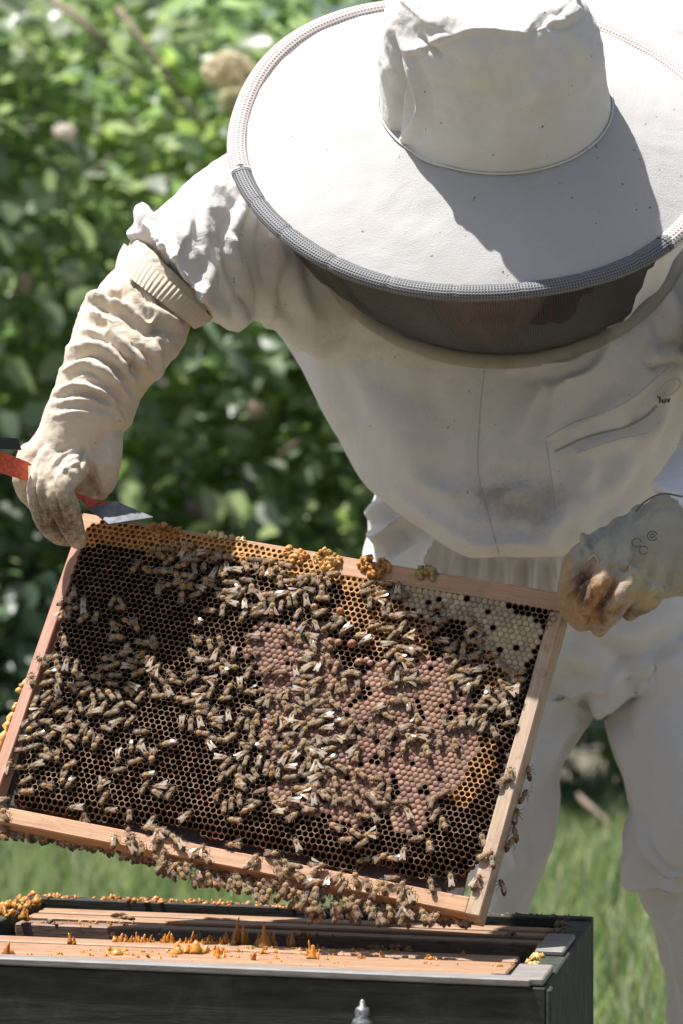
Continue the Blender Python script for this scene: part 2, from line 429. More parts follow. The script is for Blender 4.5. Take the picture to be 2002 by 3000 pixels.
M_bark = wood('bark', (.16, .12, .09), (.28, .22, .17), (30, 30, 6), rough=.9, bump=.8)
M_flower = colmat('blossom', rough=.7, trans=.3, tcol=(1.1, 1.05, .95, 1))
PAL = {'mid': [(0.168, 0.238, 0.133), (0.224, 0.308, 0.182), (0.140, 0.196, 0.119), (0.336, 0.420, 0.182), (0.294, 0.350, 0.252)],
       'yellow': [(0.280, 0.378, 0.154), (0.406, 0.504, 0.168), (0.210, 0.294, 0.140), (0.196, 0.252, 0.154)],
       'dark': [(0.070, 0.112, 0.070), (0.091, 0.133, 0.084), (0.105, 0.154, 0.098)]}
def shrub(label, x, y, h, r, n, size, pal, cat='shrub', name='shrub', group=None, trunk=.035, lo=.0):
    root = empty(name, (x, y, 0)); tag(root, label, cat, group)
    nc = max(30, n // 16)
    # clumps gathered in an uneven crown
    u = rng.normal(size=(nc, 3)); u /= np.linalg.norm(u, axis=1)[:, None]; rad = rng.uniform(.35, 1, nc) ** .5
    c = u * rad[:, None] * np.array([r, r, (h - lo) / 2]) * (1 + .25 * noise(u, 1.7, int(x * 10) + 50))[:, None]; c[:, 2] += (h + lo) / 2
    c = c[c[:, 2] > .06]; nc = len(c)
    idx = rng.integers(0, nc, n); off = rng.normal(size=(n, 3)) * np.array([.11, .11, .07]) * (size / .07) ** .5
    cen = c[idx] + off
    out = cen - np.array([0, 0, h * .45]); out /= np.linalg.norm(out, axis=1)[:, None] + 1e-9
    nrm = rng.normal(size=(n, 3)) * .55 + np.array([0, 0, .8]) + out * .5; nrm /= np.linalg.norm(nrm, axis=1)[:, None]
    dr = out * .8 + rng.normal(size=(n, 3)) * .7 + np.array([0, 0, -.25]); dr -= (dr * nrm).sum(1)[:, None] * nrm
    cl = np.array(PAL[pal])[rng.integers(0, len(PAL[pal]), nc)][idx] * rng.uniform(.75, 1.3, (n, 1))
    pale = rng.random(n) < (.05 if pal == 'dark' else .2); cl[pale] = np.array([.34, .37, .29]) * rng.uniform(.7, 1.15, (pale.sum(), 1))
    o = leaves_mesh('foliage', cen, nrm, dr, size * rng.uniform(.6, 1.35, n), cl, root); o['kind'] = 'stuff'
    b = MB()
    for k in range(6):
        a = rng.uniform(0, 6.28); t = c[rng.integers(0, nc)]
        b.tube([(.05 * math.cos(a), .05 * math.sin(a), -.02), (t[0] * .35, t[1] * .35, t[2] * .5), tuple(t)], [trunk, trunk * .6, trunk * .2], 6)
    b.build('stem', M_bark, root, smooth=True)
    return root
def blossom(parent, wpos, r, col, n=260):
    base = np.array(parent.location); c = np.array(wpos) - base
    u = rng.normal(size=(n, 3)); u /= np.linalg.norm(u, axis=1)[:, None]; p = c + u * np.array([r, r, r * .7]) * rng.uniform(.5, 1, (n, 1)) ** .4
    a = rng.normal(size=(n, 3)); a /= np.linalg.norm(a, axis=1)[:, None]; bb = np.cross(a, u); bb /= np.linalg.norm(bb, axis=1)[:, None]; s = r * .17
    V = np.stack([p - a * s, p + bb * s, p + a * s, p - bb * s], 1).reshape(-1, 3)
    add('flower_cluster', V, (np.arange(n)[:, None] * 4 + np.array([[0, 1, 2, 3]])), M_flower, parent, smooth=False, col=np.repeat(np.array([col]) * rng.uniform(.8, 1.1, (n, 1)), 4, 0))

gS = 'leafy shrubs behind the beekeeper'
sh = [shrub('bushy green shrub at the far left edge, beside the hive tool handle', -1.45, 10.4, 2.9, .95, 5200, .095, 'mid', group=gS),
      shrub('sunlit shrub with whitish leaves in the gap between raised arm and frame', -.55, 10.9, 2.75, .95, 6500, .088, 'mid', group=gS),
      shrub('shrub seen between the bent torso and the raised arm', .12, 11.1, 2.2, .8, 4300, .085, 'yellow', group=gS),
      shrub('shrub seen low between the two trouser legs', .95, 11.2, 2.0, .8, 4200, .08, 'mid', group=gS),
      shrub('tall yellow green shrub rising left of the hat brim', -.62, 12.1, 3.3, .8, 4800, .1, 'yellow', group=gS),
      shrub('shrub standing behind the right edge of the hive and jacket', 1.75, 10.9, 2.7, .9, 4200, .085, 'mid', group=gS),
      shrub('dark low shrub at the foot of the hedge under the raised glove', -1.0, 9.9, 1.05, .6, 1700, .07, 'dark', group=gS)]
shrub('broad leafy shrub beyond the left side of the meadow', -3.2, 10.8, 3.0, 1.1, 3500, .1, 'mid', group=gS)
shrub('broad leafy shrub beyond the right side of the meadow', 3.5, 10.9, 3.0, 1.2, 3500, .1, 'mid', group=gS)
gT = 'dark trees beyond the shrubs'
for lab, x, y, h, r in (('dark tree filling the upper left corner behind the shrubs', -1.7, 15.2, 4.6, 1.5), ('dark tree with blue sky gaps left of the hat', -.3, 16.2, 4.9, 1.3),
                        ('dark tree hidden mostly behind the hat brim', 1.3, 15.4, 4.6, 1.5), ('dark tree at the left beyond the hedge', -4.2, 15.6, 5, 1.7), ('dark tree at the right beyond the hedge', 4, 15.6, 5, 1.7)):
    shrub(lab, x, y, h, r, 1500 if 'gaps' in lab else 3600, .14, 'dark', 'tree', 'tree', gT, .07, lo=.3)
blossom(sh[4], P(672, 205, 9.9), .075, (.75, .68, .5)); blossom(sh[4], P(690, 295, 10.0), .05, (.62, .6, .42)); blossom(sh[1], P(190, 385, 9.3), .03, (.85, .80, .74))
blossom(sh[2], P(595, 1490, 10.2), .055, (.55, .38, .42)); blossom(sh[2], P(735, 1200, 10.2), .045, (.65, .5, .42)); blossom(sh[1], P(60, 830, 9.9), .04, (.6, .5, .42))
for (a, c, par, r) in (((340, 20), (560, 330), sh[4], .009), ((150, 0), (330, 150), sh[1], .012), ((235, 550), (325, 460), sh[1], .011), ((20, 1230), (160, 1340), sh[0], .01), ((1690, 2330), (1830, 2480), sh[3], .010), ((820, 1340), (880, 1290), sh[2], .01)):
    base = np.array(par.location); q = [P(a[0], a[1], 10.0) - base, P((a[0] + c[0]) / 2 + 6, (a[1] + c[1]) / 2 - 9, 9.95) - base, P(c[0], c[1], 9.9) - base]
    MB().tube(q, [r, r * .85, r * .6], 7).build('branch', M_bark, par, smooth=True)

# ------------------------------------------------------------------ the hive
O_h = np.array([.230, 3.27, .591]); Lh = np.array([-.989, .148, .022]); Lh /= np.linalg.norm(Lh); Dh = np.array([-.148, -.989, 0]); Dh /= np.linalg.norm(Dh); Zh = np.array([0, 0, 1.0])
LEN, DEP, TW = .53, .475, .022
def H(l, d, z): return O_h + Lh * l + Dh * d + Zh * z
def hb(b, l0, l1, d0, d1, z0, z1, bev=.0012):
    return b.box(H((l0 + l1) / 2, (d0 + d1) / 2, (z0 + z1) / 2), Lh * (l1 - l0) / 2, Dh * (d1 - d0) / 2, Zh * (z1 - z0) / 2, bev)
def woodmap(name, a, bcol, **kw): return wood(name, a, bcol, **kw)
M_hdark = wood('weathered_dark_wood', (.011, .012, .009), (.042, .042, .032), (3, 30, 60), rough=.8, dirt=.35, dcol=(.09, .09, .07), bump=.5, dscale=25)
M_hside = wood('mossy_side_wood', (.016, .02, .014), (.055, .06, .042), (20, 20, 20), rough=.85, dirt=.5, dcol=(.1, .12, .085), bump=.5, dscale=30)
M_rim = wood('bleached_rim_wood', (.15, .14, .13), (.30, .28, .265), (3, 60, 60), rough=.6, dirt=.6, dcol=(.2, .13, .09), dscale=60)
M_barA = wood('pink_pine', (.24, .13, .07), (.41, .255, .155), (2.5, 90, 90), rough=.6, dirt=.75, dcol=(.3, .13, .05), dscale=55)
M_barB = wood('dark_pine', (.16, .09, .06), (.32, .2, .14), (2.5, 90, 90), rough=.6, dirt=.6, dcol=(.05, .025, .015), dscale=55)
M_wax = colmat('propolis_wax', rough=.42, spec=.5, noise_s=260, bump=.5, sss=.35)
hive = empty('beehive', tuple(O_h - Zh * .591)); tag(hive, 'weathered dark wooden beehive box standing open in the foreground', 'beehive')
ho = np.array(hive.location)
def hpart(name, mat, boxes):
    b = MB()
    for q in boxes: hb(b, *q)
    o = b.build(name, mat, hive); o.data.transform(Matrix.Translation(-Vector(ho))); return o
hpart('front_wall', M_hdark, [(0, LEN, DEP - TW, DEP, -.30, -.003)])
hpart('back_wall', M_hdark, [(0, LEN, 0, TW, -.30, 0)])
hpart('side_wall', M_hside, [(0, TW, TW + .0004, DEP - TW - .0004, -.30, -.002)])
hpart('side_wall', M_hside, [(LEN - TW, LEN, TW + .0004, DEP - TW - .0004, -.30, -.002)])
hpart('corner_strip', M_hside, [(-.004, -.0005, DEP - TW * .9, DEP + .0015, -.30, -.004)])
hpart('rim_strip', M_rim, [(.012, LEN, DEP - TW + .002, DEP + .002, -.0025, .0035)])
hpart('lower_box', M_hdark, [(0, LEN, 0, DEP, -.565, -.302)])
hpart('bottom_board', M_hside, [(-.02, LEN + .02, -.02, DEP + .05, -.591, -.567)])
hpart('corner_plate', M_rim, [(.002, .030, DEP - .088, DEP - .002, -.0018, .0042)])
hpart('corner_plate', M_rim, [(.003, .027, .165, .285, -.0018, .003)])
# cast metal handle screwed to the front wall
M_metal = plain('dull_metal', (.32, .33, .32), rough=.45, metal=.8, bump=.4, s=400, var=.35)
hk = empty('screw_knob', tuple(P(1062, 2978, 2.815)), hive); hk.location = tuple(P(1062, 2978, 2.815) - ho)
b = MB()
prof = [(0, .0075), (.003, .0085), (.006, .0078), (.009, .0055), (.012, .0062), (.016, .005), (.0175, .0025), (.021, .002), (.0225, .0006)]
b.tube([(0, 0, z - .009) for z, r in prof], [r for z, r in prof], 14)
b.tube([(0, 0, 0), (0, .03, 0)], .0035, 8)
b.build('knob', M_metal, hk, smooth=True)
MB().tube([(.013, 0, -.013), (.021, .001, -.0105), (.027, .004, -.0125)], [.0026, .003, .0018], 8).build('wing_tab', M_rim, hk, smooth=True)

def hive_hit(px, py, z):
    d = np.array([(px - 1001) / F, 1, (1500 - py) / F]); zz = O_h[2] + z
    # the rims rise slightly to the left with Lh
    for _ in range(3):
        t = (zz - ZC) / d[2]; p = np.array([0, 0, ZC]) + d * t
        l = (p - O_h) @ Lh; zz = O_h[2] + z + Lh[2] * l
    return p
def burr(b, cols, p, h, w, deep=.5, n=7):
    """ragged pulled wax: leaning cones with knobs round their foot"""
    st = len(b.V)
    for k in range(n + 2):
        t = (rng.random() - .5) * w; hh = h * (1 if k == 0 else rng.uniform(.25, .75)); q = p + Lh * t * (0 if k == 0 else 1) + Dh * (rng.random() - .5) * w * deep - Zh * .001
        ln = Lh * rng.normal() * .12 * hh + Dh * rng.normal() * .1 * hh; r = (w * .3 if k == 0 else w * rng.uniform(.12, .22)); r = min(r, hh * .6 + .001)
        j = [rng.uniform(.75, 1.3) for _ in range(4)]; b.tube([q, q + Zh * hh * .25 + ln * .2, q + Zh * hh * .55 + ln * .6, q + Zh * hh * .85 + ln * .9, q + Zh * hh + ln], [r * 1.15 * j[0], r * .9 * j[1], r * .6 * j[2], r * .34 * j[3], r * .1], 7)
    cols += [tuple(np.array((.44, .165, .018)) * rng.uniform(.75, 1.25) + np.array((.05, .06, .02)) * rng.random())] * (len(b.V) - st)

def inner_frame(k, d0, l0, l1, mat, label, zt=-.006, w=.030, spikes=()):
    root = empty('framed_comb', tuple(H((l0 + l1) / 2, d0 + w / 2, -.3))); ro = np.array(root.location); tag(root, label, 'hive frame', 'frames still standing in the hive')
    def fin(o): o.data.transform(Matrix.Translation(-Vector(ro))); return o
    fin(hb(MB(), l0, l1, d0, d0 + w, zt - .018, zt, .0015).build('top_bar', mat, root))
    for q in ((l0 + .012, l0 + .022), (l1 - .022, l1 - .012)): fin(hb(MB(), q[0], q[1], d0 + .003, d0 + w - .003, zt - .285, zt - .0185).build('side_bar', M_barB, root))
    fin(hb(MB(), l0 + .012, l1 - .012, d0 + .005, d0 + w - .005, zt - .296, zt - .2855).build('bottom_bar', M_barB, root))
    fin(hb(MB(), l0 + .023, l1 - .023, d0 + .004, d0 + w - .004, zt - .283, zt - .0188).build('comb', M_comb_dark, root))
    for sp in spikes:
        bb = MB(); cc = []
        for (px, py, hp, wp, n) in sp[1]:
            p = hive_hit(px, py, zt); burr(bb, cc, p, hp * .00028, wp * .00028, n=n)
        Vq = np.array(bb.V); Vq = Vq + .0011 * np.stack([noise(Vq, 330, q) for q in (1, 2, 3)], -1) + .0010 * np.stack([noise(Vq, 140, q) for q in (4, 5, 6)], -1)
        o = add(sp[0], Vq, bb.F, M_wax, root, col=np.array(cc)); fin(o)
        if sp[0] in ('wax_crumbs', 'wax_ridge'): o['kind'] = 'stuff'
    return root
M_comb_dark = plain('old_comb', (.06, .03, .015), rough=.8, bump=.8, s=150)
def row(y, x0, x1, n, h, w, seed):
    r = np.random.default_rng(seed); return [(r.uniform(x0, x1), y + (r.random() - .5) * 14, h * r.uniform(.35, 1.3), w * r.uniform(.6, 1.5), 3) for _ in range(n)]
d = DEP - TW - .031
LB = ['nearest pale hive frame, its top bar right behind the front rim', 'second hive frame from the front, streaked with red propolis', 'third hive frame from the front, with small wax lumps',
      'fourth hive frame from the front, carrying the tall orange wax spikes', 'fifth hive frame from the front, with a ragged row of wax']
SP = [[('wax_crumbs', row(2825, 0, 1500, 46, 9, 16, 1))],
      [('wax_crumbs', row(2803, 30, 1400, 44, 14, 18, 2)), ('wax_lump', [(22, 2800, 48, 40, 6)]), ('wax_lump', [(742, 2812, 32, 26, 5)])],
      [('wax_crumbs', row(2785, 240, 1200, 60, 14, 22, 3)), ('wax_lump', [(520, 2793, 38, 60, 8)]), ('wax_lump', [(575, 2790, 40, 70, 8)]), ('wax_lump', [(640, 2803, 34, 40, 6)]), ('wax_lump', [(920, 2806, 44, 40, 6)]), ('wax_lump', [(345, 2796, 26, 60, 7)])],
      [('wax_spike', [(205, 2764, 38, 26, 4)]), ('wax_spike', [(680, 2765, 82, 34, 3)]), ('wax_spike', [(713, 2768, 76, 34, 3)]), ('wax_spike', [(780, 2770, 76, 66, 10)]), ('wax_spike', [(856, 2772, 56, 26, 3)]), ('wax_spike', [(908, 2800, 52, 24, 3)]),
       ('wax_ridge', [(x, 2762 + (x - 330) * .02, h, 26, 5) for x, h in zip(range(338, 680, 17), (26, 34, 30, 28, 40, 34, 30, 24, 36, 44, 36, 20, 26, 44, 24, 22, 30, 22, 30, 34, 30))])],
      [('wax_ridge', row(2742, 330, 980, 34, 14, 20, 5))]]
for k in range(5):
    inner_frame(k, d - k * .0365, TW + .018 + (.0 if k > 1 else .01), LEN - TW - .004, M_barA, LB[k], zt=(-.004 if k != 3 else -.005), w=.033 if k < 3 else .030, spikes=SP[k])
inner_frame(6, .128, TW + .012, LEN - TW - .004, M_barB, 'dark hive frame just behind the empty slot, in the shadow of the lifted frame', zt=-.008, w=.026)
inner_frame(7, .083, TW + .012, LEN - TW - .004, M_barA, 'hive frame near the back wall, greyish pink at its left end', zt=-.007, w=.026, spikes=[('wax_crumbs', row(2705, 120, 560, 20, 10, 14, 8))])
inner_frame(8, .040, TW + .012, LEN - TW - .004, M_barA, 'rearmost hive frame against the back wall', zt=-.007, w=.026)
# orange propolis along the rims
bb = MB(); cc = []
for k in range(280):
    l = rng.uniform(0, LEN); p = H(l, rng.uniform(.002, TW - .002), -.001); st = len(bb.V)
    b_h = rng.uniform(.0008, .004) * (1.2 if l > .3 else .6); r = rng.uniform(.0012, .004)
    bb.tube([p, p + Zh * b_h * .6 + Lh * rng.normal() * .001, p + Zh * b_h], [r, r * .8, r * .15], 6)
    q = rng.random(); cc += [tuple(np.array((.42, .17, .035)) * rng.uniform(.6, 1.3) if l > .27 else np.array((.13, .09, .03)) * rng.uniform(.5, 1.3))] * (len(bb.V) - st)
for k in range(45):
    dd = rng.uniform(.02, .17); p = H(LEN - TW + rng.uniform(-.002, TW), dd, -.002); st = len(bb.V); r = rng.uniform(.0015, .005); b_h = rng.uniform(.002, .008)
    bb.tube([p, p + Zh * b_h * .6 + Dh * rng.normal() * .001, p + Zh * b_h], [r, r * .8, r * .15], 6); cc += [tuple(np.array((.42, .2, .035)) * rng.uniform(.7, 1.3))] * (len(bb.V) - st)
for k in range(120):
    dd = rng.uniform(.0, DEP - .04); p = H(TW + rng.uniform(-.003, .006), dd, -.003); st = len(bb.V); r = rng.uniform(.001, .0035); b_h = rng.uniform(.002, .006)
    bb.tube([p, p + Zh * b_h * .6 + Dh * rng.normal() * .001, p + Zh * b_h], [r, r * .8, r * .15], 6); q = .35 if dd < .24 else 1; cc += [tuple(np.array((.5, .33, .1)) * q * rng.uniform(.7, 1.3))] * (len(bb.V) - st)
Vq = np.array(bb.V); Vq = Vq + .0014 * np.stack([noise(Vq, 300, q) for q in (1, 2, 3)], -1)
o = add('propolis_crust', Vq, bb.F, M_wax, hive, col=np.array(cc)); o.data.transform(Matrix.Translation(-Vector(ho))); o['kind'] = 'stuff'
bb = MB(); cc = []
for (px, py, hp, wp) in ((70, 2692, 40, 34), (78, 2690, 30, 30)): burr(bb, cc, hive_hit(px, py, -.004), hp * .0003, wp * .0003, n=8)
Vq = np.array(bb.V); Vq = Vq + .0014 * np.stack([noise(Vq, 300, q) for q in (1, 2, 3)], -1)
o = add('wax_lump', Vq, bb.F, M_wax, hive, col=np.array(cc)); o.data.transform(Matrix.Translation(-Vector(ho)))

# ------------------------------------------------------------------ the lifted frame
def rotm(a, k):
    k = np.array(k, float); K = np.array([[0, -k[2], k[1]], [k[2], 0, -k[0]], [-k[1], k[0], 0]]); return np.eye(3) + np.sin(a) * K + (1 - np.cos(a)) * K @ K
MF = rotm(-.2173, (0, 0, 1)) @ rotm(-math.radians(28), (1, 0, 0)) @ rotm(.1757, (0, 1, 0))
fu, fup, fn = MF @ np.array([1, 0, 0.]), MF @ np.array([0, 0, 1.]), MF @ np.array([0, -1, 0.])
FW, FH = .4558, .3033
FC = np.array([-.0593, 3.1, .7925]); TL = FC - fu * FW / 2 + fup * FH / 2
def Fr(a, b, h=0.0): return TL + fu * a - fup * b + fn * h
def to_frame(px, py, h=0.0):
    """where the line of sight meets the plane h in front of the wood: local a (right), b (down)"""
    d = np.array([(px - 1001) / F, 1, (1500 - py) / F]); o = np.array([0, 0, ZC]); q = TL + fn * h
    p = o + d * (((q - o) @ fn) / (d @ fn)); r = p - TL; return r @ fu, -(r @ fup)
M_fwood = wood('honey_pine', (.36, .185, .09), (.54, .325, .19), (4, 90, 90), rough=.55, dirt=.3, dcol=(.22, .08, .04), dscale=70)
M_fwoodR = wood('worn_pine', (.32, .22, .14), (.5, .38, .27), (90, 90, 5), rough=.65, dirt=.5, dcol=(.14, .08, .05), dscale=60)
M_fwoodT = wood('honey_pine_upright', (.38, .19, .12), (.54, .30, .21), (90, 90, 4), rough=.6, dirt=.3, dcol=(.22, .08, .04), dscale=70)
frame = empty('framed_comb', tuple(Fr(FW / 2, FH, -.012)))
tag(frame, 'wooden hive frame full of comb, held up above the open hive by two gloved hands', 'hive frame'); fo = np.array(frame.location)
def floc(o): o.data.transform(Matrix.Translation(-Vector(fo))); return o
def bar(name, mat, a0, a1, b0, b1, h0, h1, orient=None, bev=.0009):
    """board in frame space; its mesh keeps its own length axis so that the grain runs along it"""
    c = Fr((a0 + a1) / 2, (b0 + b1) / 2, (h0 + h1) / 2)
    m = MB().box((0, 0, 0), ((a1 - a0) / 2, 0, 0), (0, (h1 - h0) / 2, 0), (0, 0, (b1 - b0) / 2), bev).build(name, mat, frame)
    m.location = c - fo; m.rotation_mode = 'QUATERNION'; m.rotation_quaternion = Matrix([list(r) for r in np.stack([fu, -fn, fup], 1)]).to_quaternion()
    return m
bar('top_bar', M_fwood, .0005, FW - .0005, 0, .0185, -.0235, 0)
bar('lug', M_fwood, -.016, .0, .0005, .0105, -.0215, -.001); bar('lug', M_fwoodR, FW, FW + .016, .0005, .0105, -.0215, -.001)
bar('side_bar', M_fwoodT, 0, .0105, .0188, FH - .001, -.024, -.0005)
bar('side_bar', M_fwoodR, FW - .0125, FW, .0188, FH + .001, -.024, .0008)
bar('bottom_bar', M_fwood, .0108, FW - .0128, FH - .0145, FH, -.0205, -.0006)
# foundation sheet behind the cells, added to keep the gap below them dark
def fquad(pts, h0, h1):
    V = [Fr(*to_frame(x, y, h0), h0) for x, y in pts] + [Fr(*to_frame(x, y, h0), h1) for x, y in pts]; n = len(pts)
    return V, [list(range(n))[::-1], [n + i for i in range(n)]] + [[i, (i + 1) % n, n + (i + 1) % n, n + i] for i in range(n)]
V, Fc = fquad([(275, 1560), (1630, 1770), (1560, 1990), (1480, 2190), (1440, 2240), (1412, 2370), (1380, 2520), (1352, 2640), (900, 2555), (480, 2462), (60, 2372), (14, 2350), (60, 2200), (215, 1740)], -.0125, -.0145)
floc(add('comb_backing', V, Fc, plain('dark_wax', (.03, .016, .01), rough=.7, bump=.6, s=180, var=.4), frame, smooth=False))
for (b0, a0) in ((.09, .30), (.15, .30), (.2, .3), (.25, .3)):
    floc(MB().tube([Fr(.011, b0, -.0135), Fr(FW - .012, b0, -.0135)], .0002, 5).build('wire', plain('wire_steel', (.4, .4, .4), .4, .9) if b0 < .1 else bpy.data.materials['wire_steel'], frame))

def inpoly(x, y, poly):
    r = np.zeros(len(x), bool); n = len(poly)
    for i in range(n):
        x0, y0 = poly[i]; x1, y1 = poly[(i + 1) % n]
        c = ((y0 > y) != (y1 > y)) & (x < (x1 - x0) * (y - y0) / (y1 - y0 + 1e-12) + x0); r ^= c
    return r
COMB = [(262, 1536), (300, 1531), (420, 1547), (600, 1579), (800, 1614), (940, 1642), (975, 1684), (1000, 1688), (1330, 1745), (1632, 1795), (1580, 1960), (1500, 2180), (1470, 2215), (1450, 2370), (1400, 2500), (1345, 2552), (1180, 2560), (1110, 2520), (1000, 2535), (880, 2500), (640, 2448), (560, 2425), (480, 2408), (300, 2400), (130, 2375), (35, 2335), (60, 2230), (112, 2023), (190, 1800), (225, 1640)]
BROOD = [(745, 1845), (850, 1835), (905, 1880), (960, 1890), (1040, 1925), (1100, 1935), (1140, 1960), (1215, 1990), (1225, 1955), (1285, 1945), (1325, 1985), (1330, 2060), (1375, 2090), (1385, 2200), (1345, 2240), (1325, 2300), (1290, 2345), (1245, 2365), (1225, 2420), (1170, 2445), (1130, 2400), (1000, 2440), (920, 2430), (880, 2380), (800, 2300), (770, 2180), (790, 2080), (760, 1990), (690, 1900)]
HONEY = [(1120, 1670), (1330, 1735), (1480, 1775), (1590, 1820), (1545, 1960), (1510, 2060), (1470, 2000), (1450, 1920), (1390, 1850), (1330, 1830), (1240, 1800), (1180, 1760), (1140, 1740)]
ORANGE = [(255, 1520), (420, 1535), (700, 1585), (960, 1640), (1000, 1688), (1150, 1700), (1120, 1760), (960, 1710), (830, 1720), (700, 1650), (560, 1640), (470, 1640), (380, 1610), (300, 1600), (230, 1610)]
AMBER = [(1020, 1700), (1110, 1740), (1180, 1760), (1270, 1830), (1250, 1960), (1150, 1950), (1080, 1900), (1000, 1800)]
AMBER2 = [(1370, 1880), (1480, 1930), (1500, 2000), (1430, 2030), (1370, 1960)]
AMBER3 = [(1370, 2140), (1450, 2170), (1450, 2260), (1370, 2370), (1300, 2340), (1340, 2250)]
cs = .00545                                          # distance between cell centres
ra = []; rows = int(FH / (cs * .866)) + 2; cols_ = int(FW / cs) + 2
for j in range(rows):
    for i in range(cols_): ra.append((i * cs + (j % 2) * cs / 2 + .004, j * cs * .866 + .0025))
ra = np.array(ra)
ra = ra + .00035 * np.stack([noise(np.stack([ra[:, 0], ra[:, 1], 0 * ra[:, 0]], -1), 60, 5), noise(np.stack([ra[:, 0], ra[:, 1], 0 * ra[:, 0]], -1), 60, 6)], -1)
W3 = TL + np.outer(ra[:, 0], fu) - np.outer(ra[:, 1], fup); cx, cy = proj(W3)
keep = inpoly(cx, cy, COMB); ra = ra[keep]; cx = cx[keep]; cy = cy[keep]; nC = len(ra)
def edge_dist(x, y, poly):
    best = np.full(len(x), 1e9); n = len(poly); q = np.stack([x, y], -1)
    for i in range(n):
        a = np.array(poly[i], float); ab = np.array(poly[(i + 1) % n], float) - a; u = np.clip(((q - a) @ ab) / (ab @ ab), 0, 1)
        best = np.minimum(best, np.hypot(*(q - a - u[:, None] * ab).T))
    return best
def hfield(A):
    """height of the comb face in front of the wood"""
    W = TL + np.outer(A[:, 0], fu) - np.outer(A[:, 1], fup); x, y = proj(W); q = np.stack([A[:, 0], A[:, 1], 0 * A[:, 0]], -1)
    ed = edge_dist(x, y, COMB); low = np.clip((y - 2300 - (x - 200) * .17) / 140, 0, 1)
    return .0022 + .0014 * noise(q, 22, 11) + .0006 * noise(q, 90, 12) - .0075 * np.exp(-(ed / 26) ** 2) * np.clip((y - 1800) / 150, .12, 1) - .002 * low + .0014 * np.clip((.0225 - A[:, 1]) / .004, 0, 1)
isB = inpoly(cx + 60 * fbm(np.stack([cx, cy, 0 * cx], -1), .011, 1), cy + 60 * fbm(np.stack([cx, cy, 0 * cx], -1), .011, 2), BROOD) & (fbm(np.stack([cx, cy, 0 * cx], -1), .016, 8) < .62)
isH = inpoly(cx + 30 * noise(np.stack([cx, cy, 0 * cx], -1), .02, 3), cy + 30 * noise(np.stack([cx, cy, 0 * cx], -1), .02, 4), HONEY); isO = inpoly(cx, cy, ORANGE)
isA = inpoly(cx, cy, AMBER) | inpoly(cx, cy, AMBER2) | inpoly(cx, cy, AMBER3)
rr = rng.random(nC); isB &= rr > .05; isH &= rr > .07
typ = np.zeros(nC, int); typ[isA] = 3; typ[isO] = 2; typ[isB] = 1; typ[isH & ~isB] = 4
hxa = np.array([(math.sin(t) * cs / math.sqrt(3), math.cos(t) * cs / math.sqrt(3)) for t in np.arange(6) * math.pi / 3])
def jit(A, amp=.0002):
    q = np.stack([A[:, 0], A[:, 1], 0 * A[:, 0]], -1); return A + amp * np.stack([noise(q, 210, 21), noise(q, 210, 22)], -1)
def hexring(sel, k): return (ra[sel][:, None, :] + hxa[None] * k)
def toW(A, h): return TL + np.outer(A[:, 0], fu) - np.outer(A[:, 1], fup) + np.outer(h, fn)
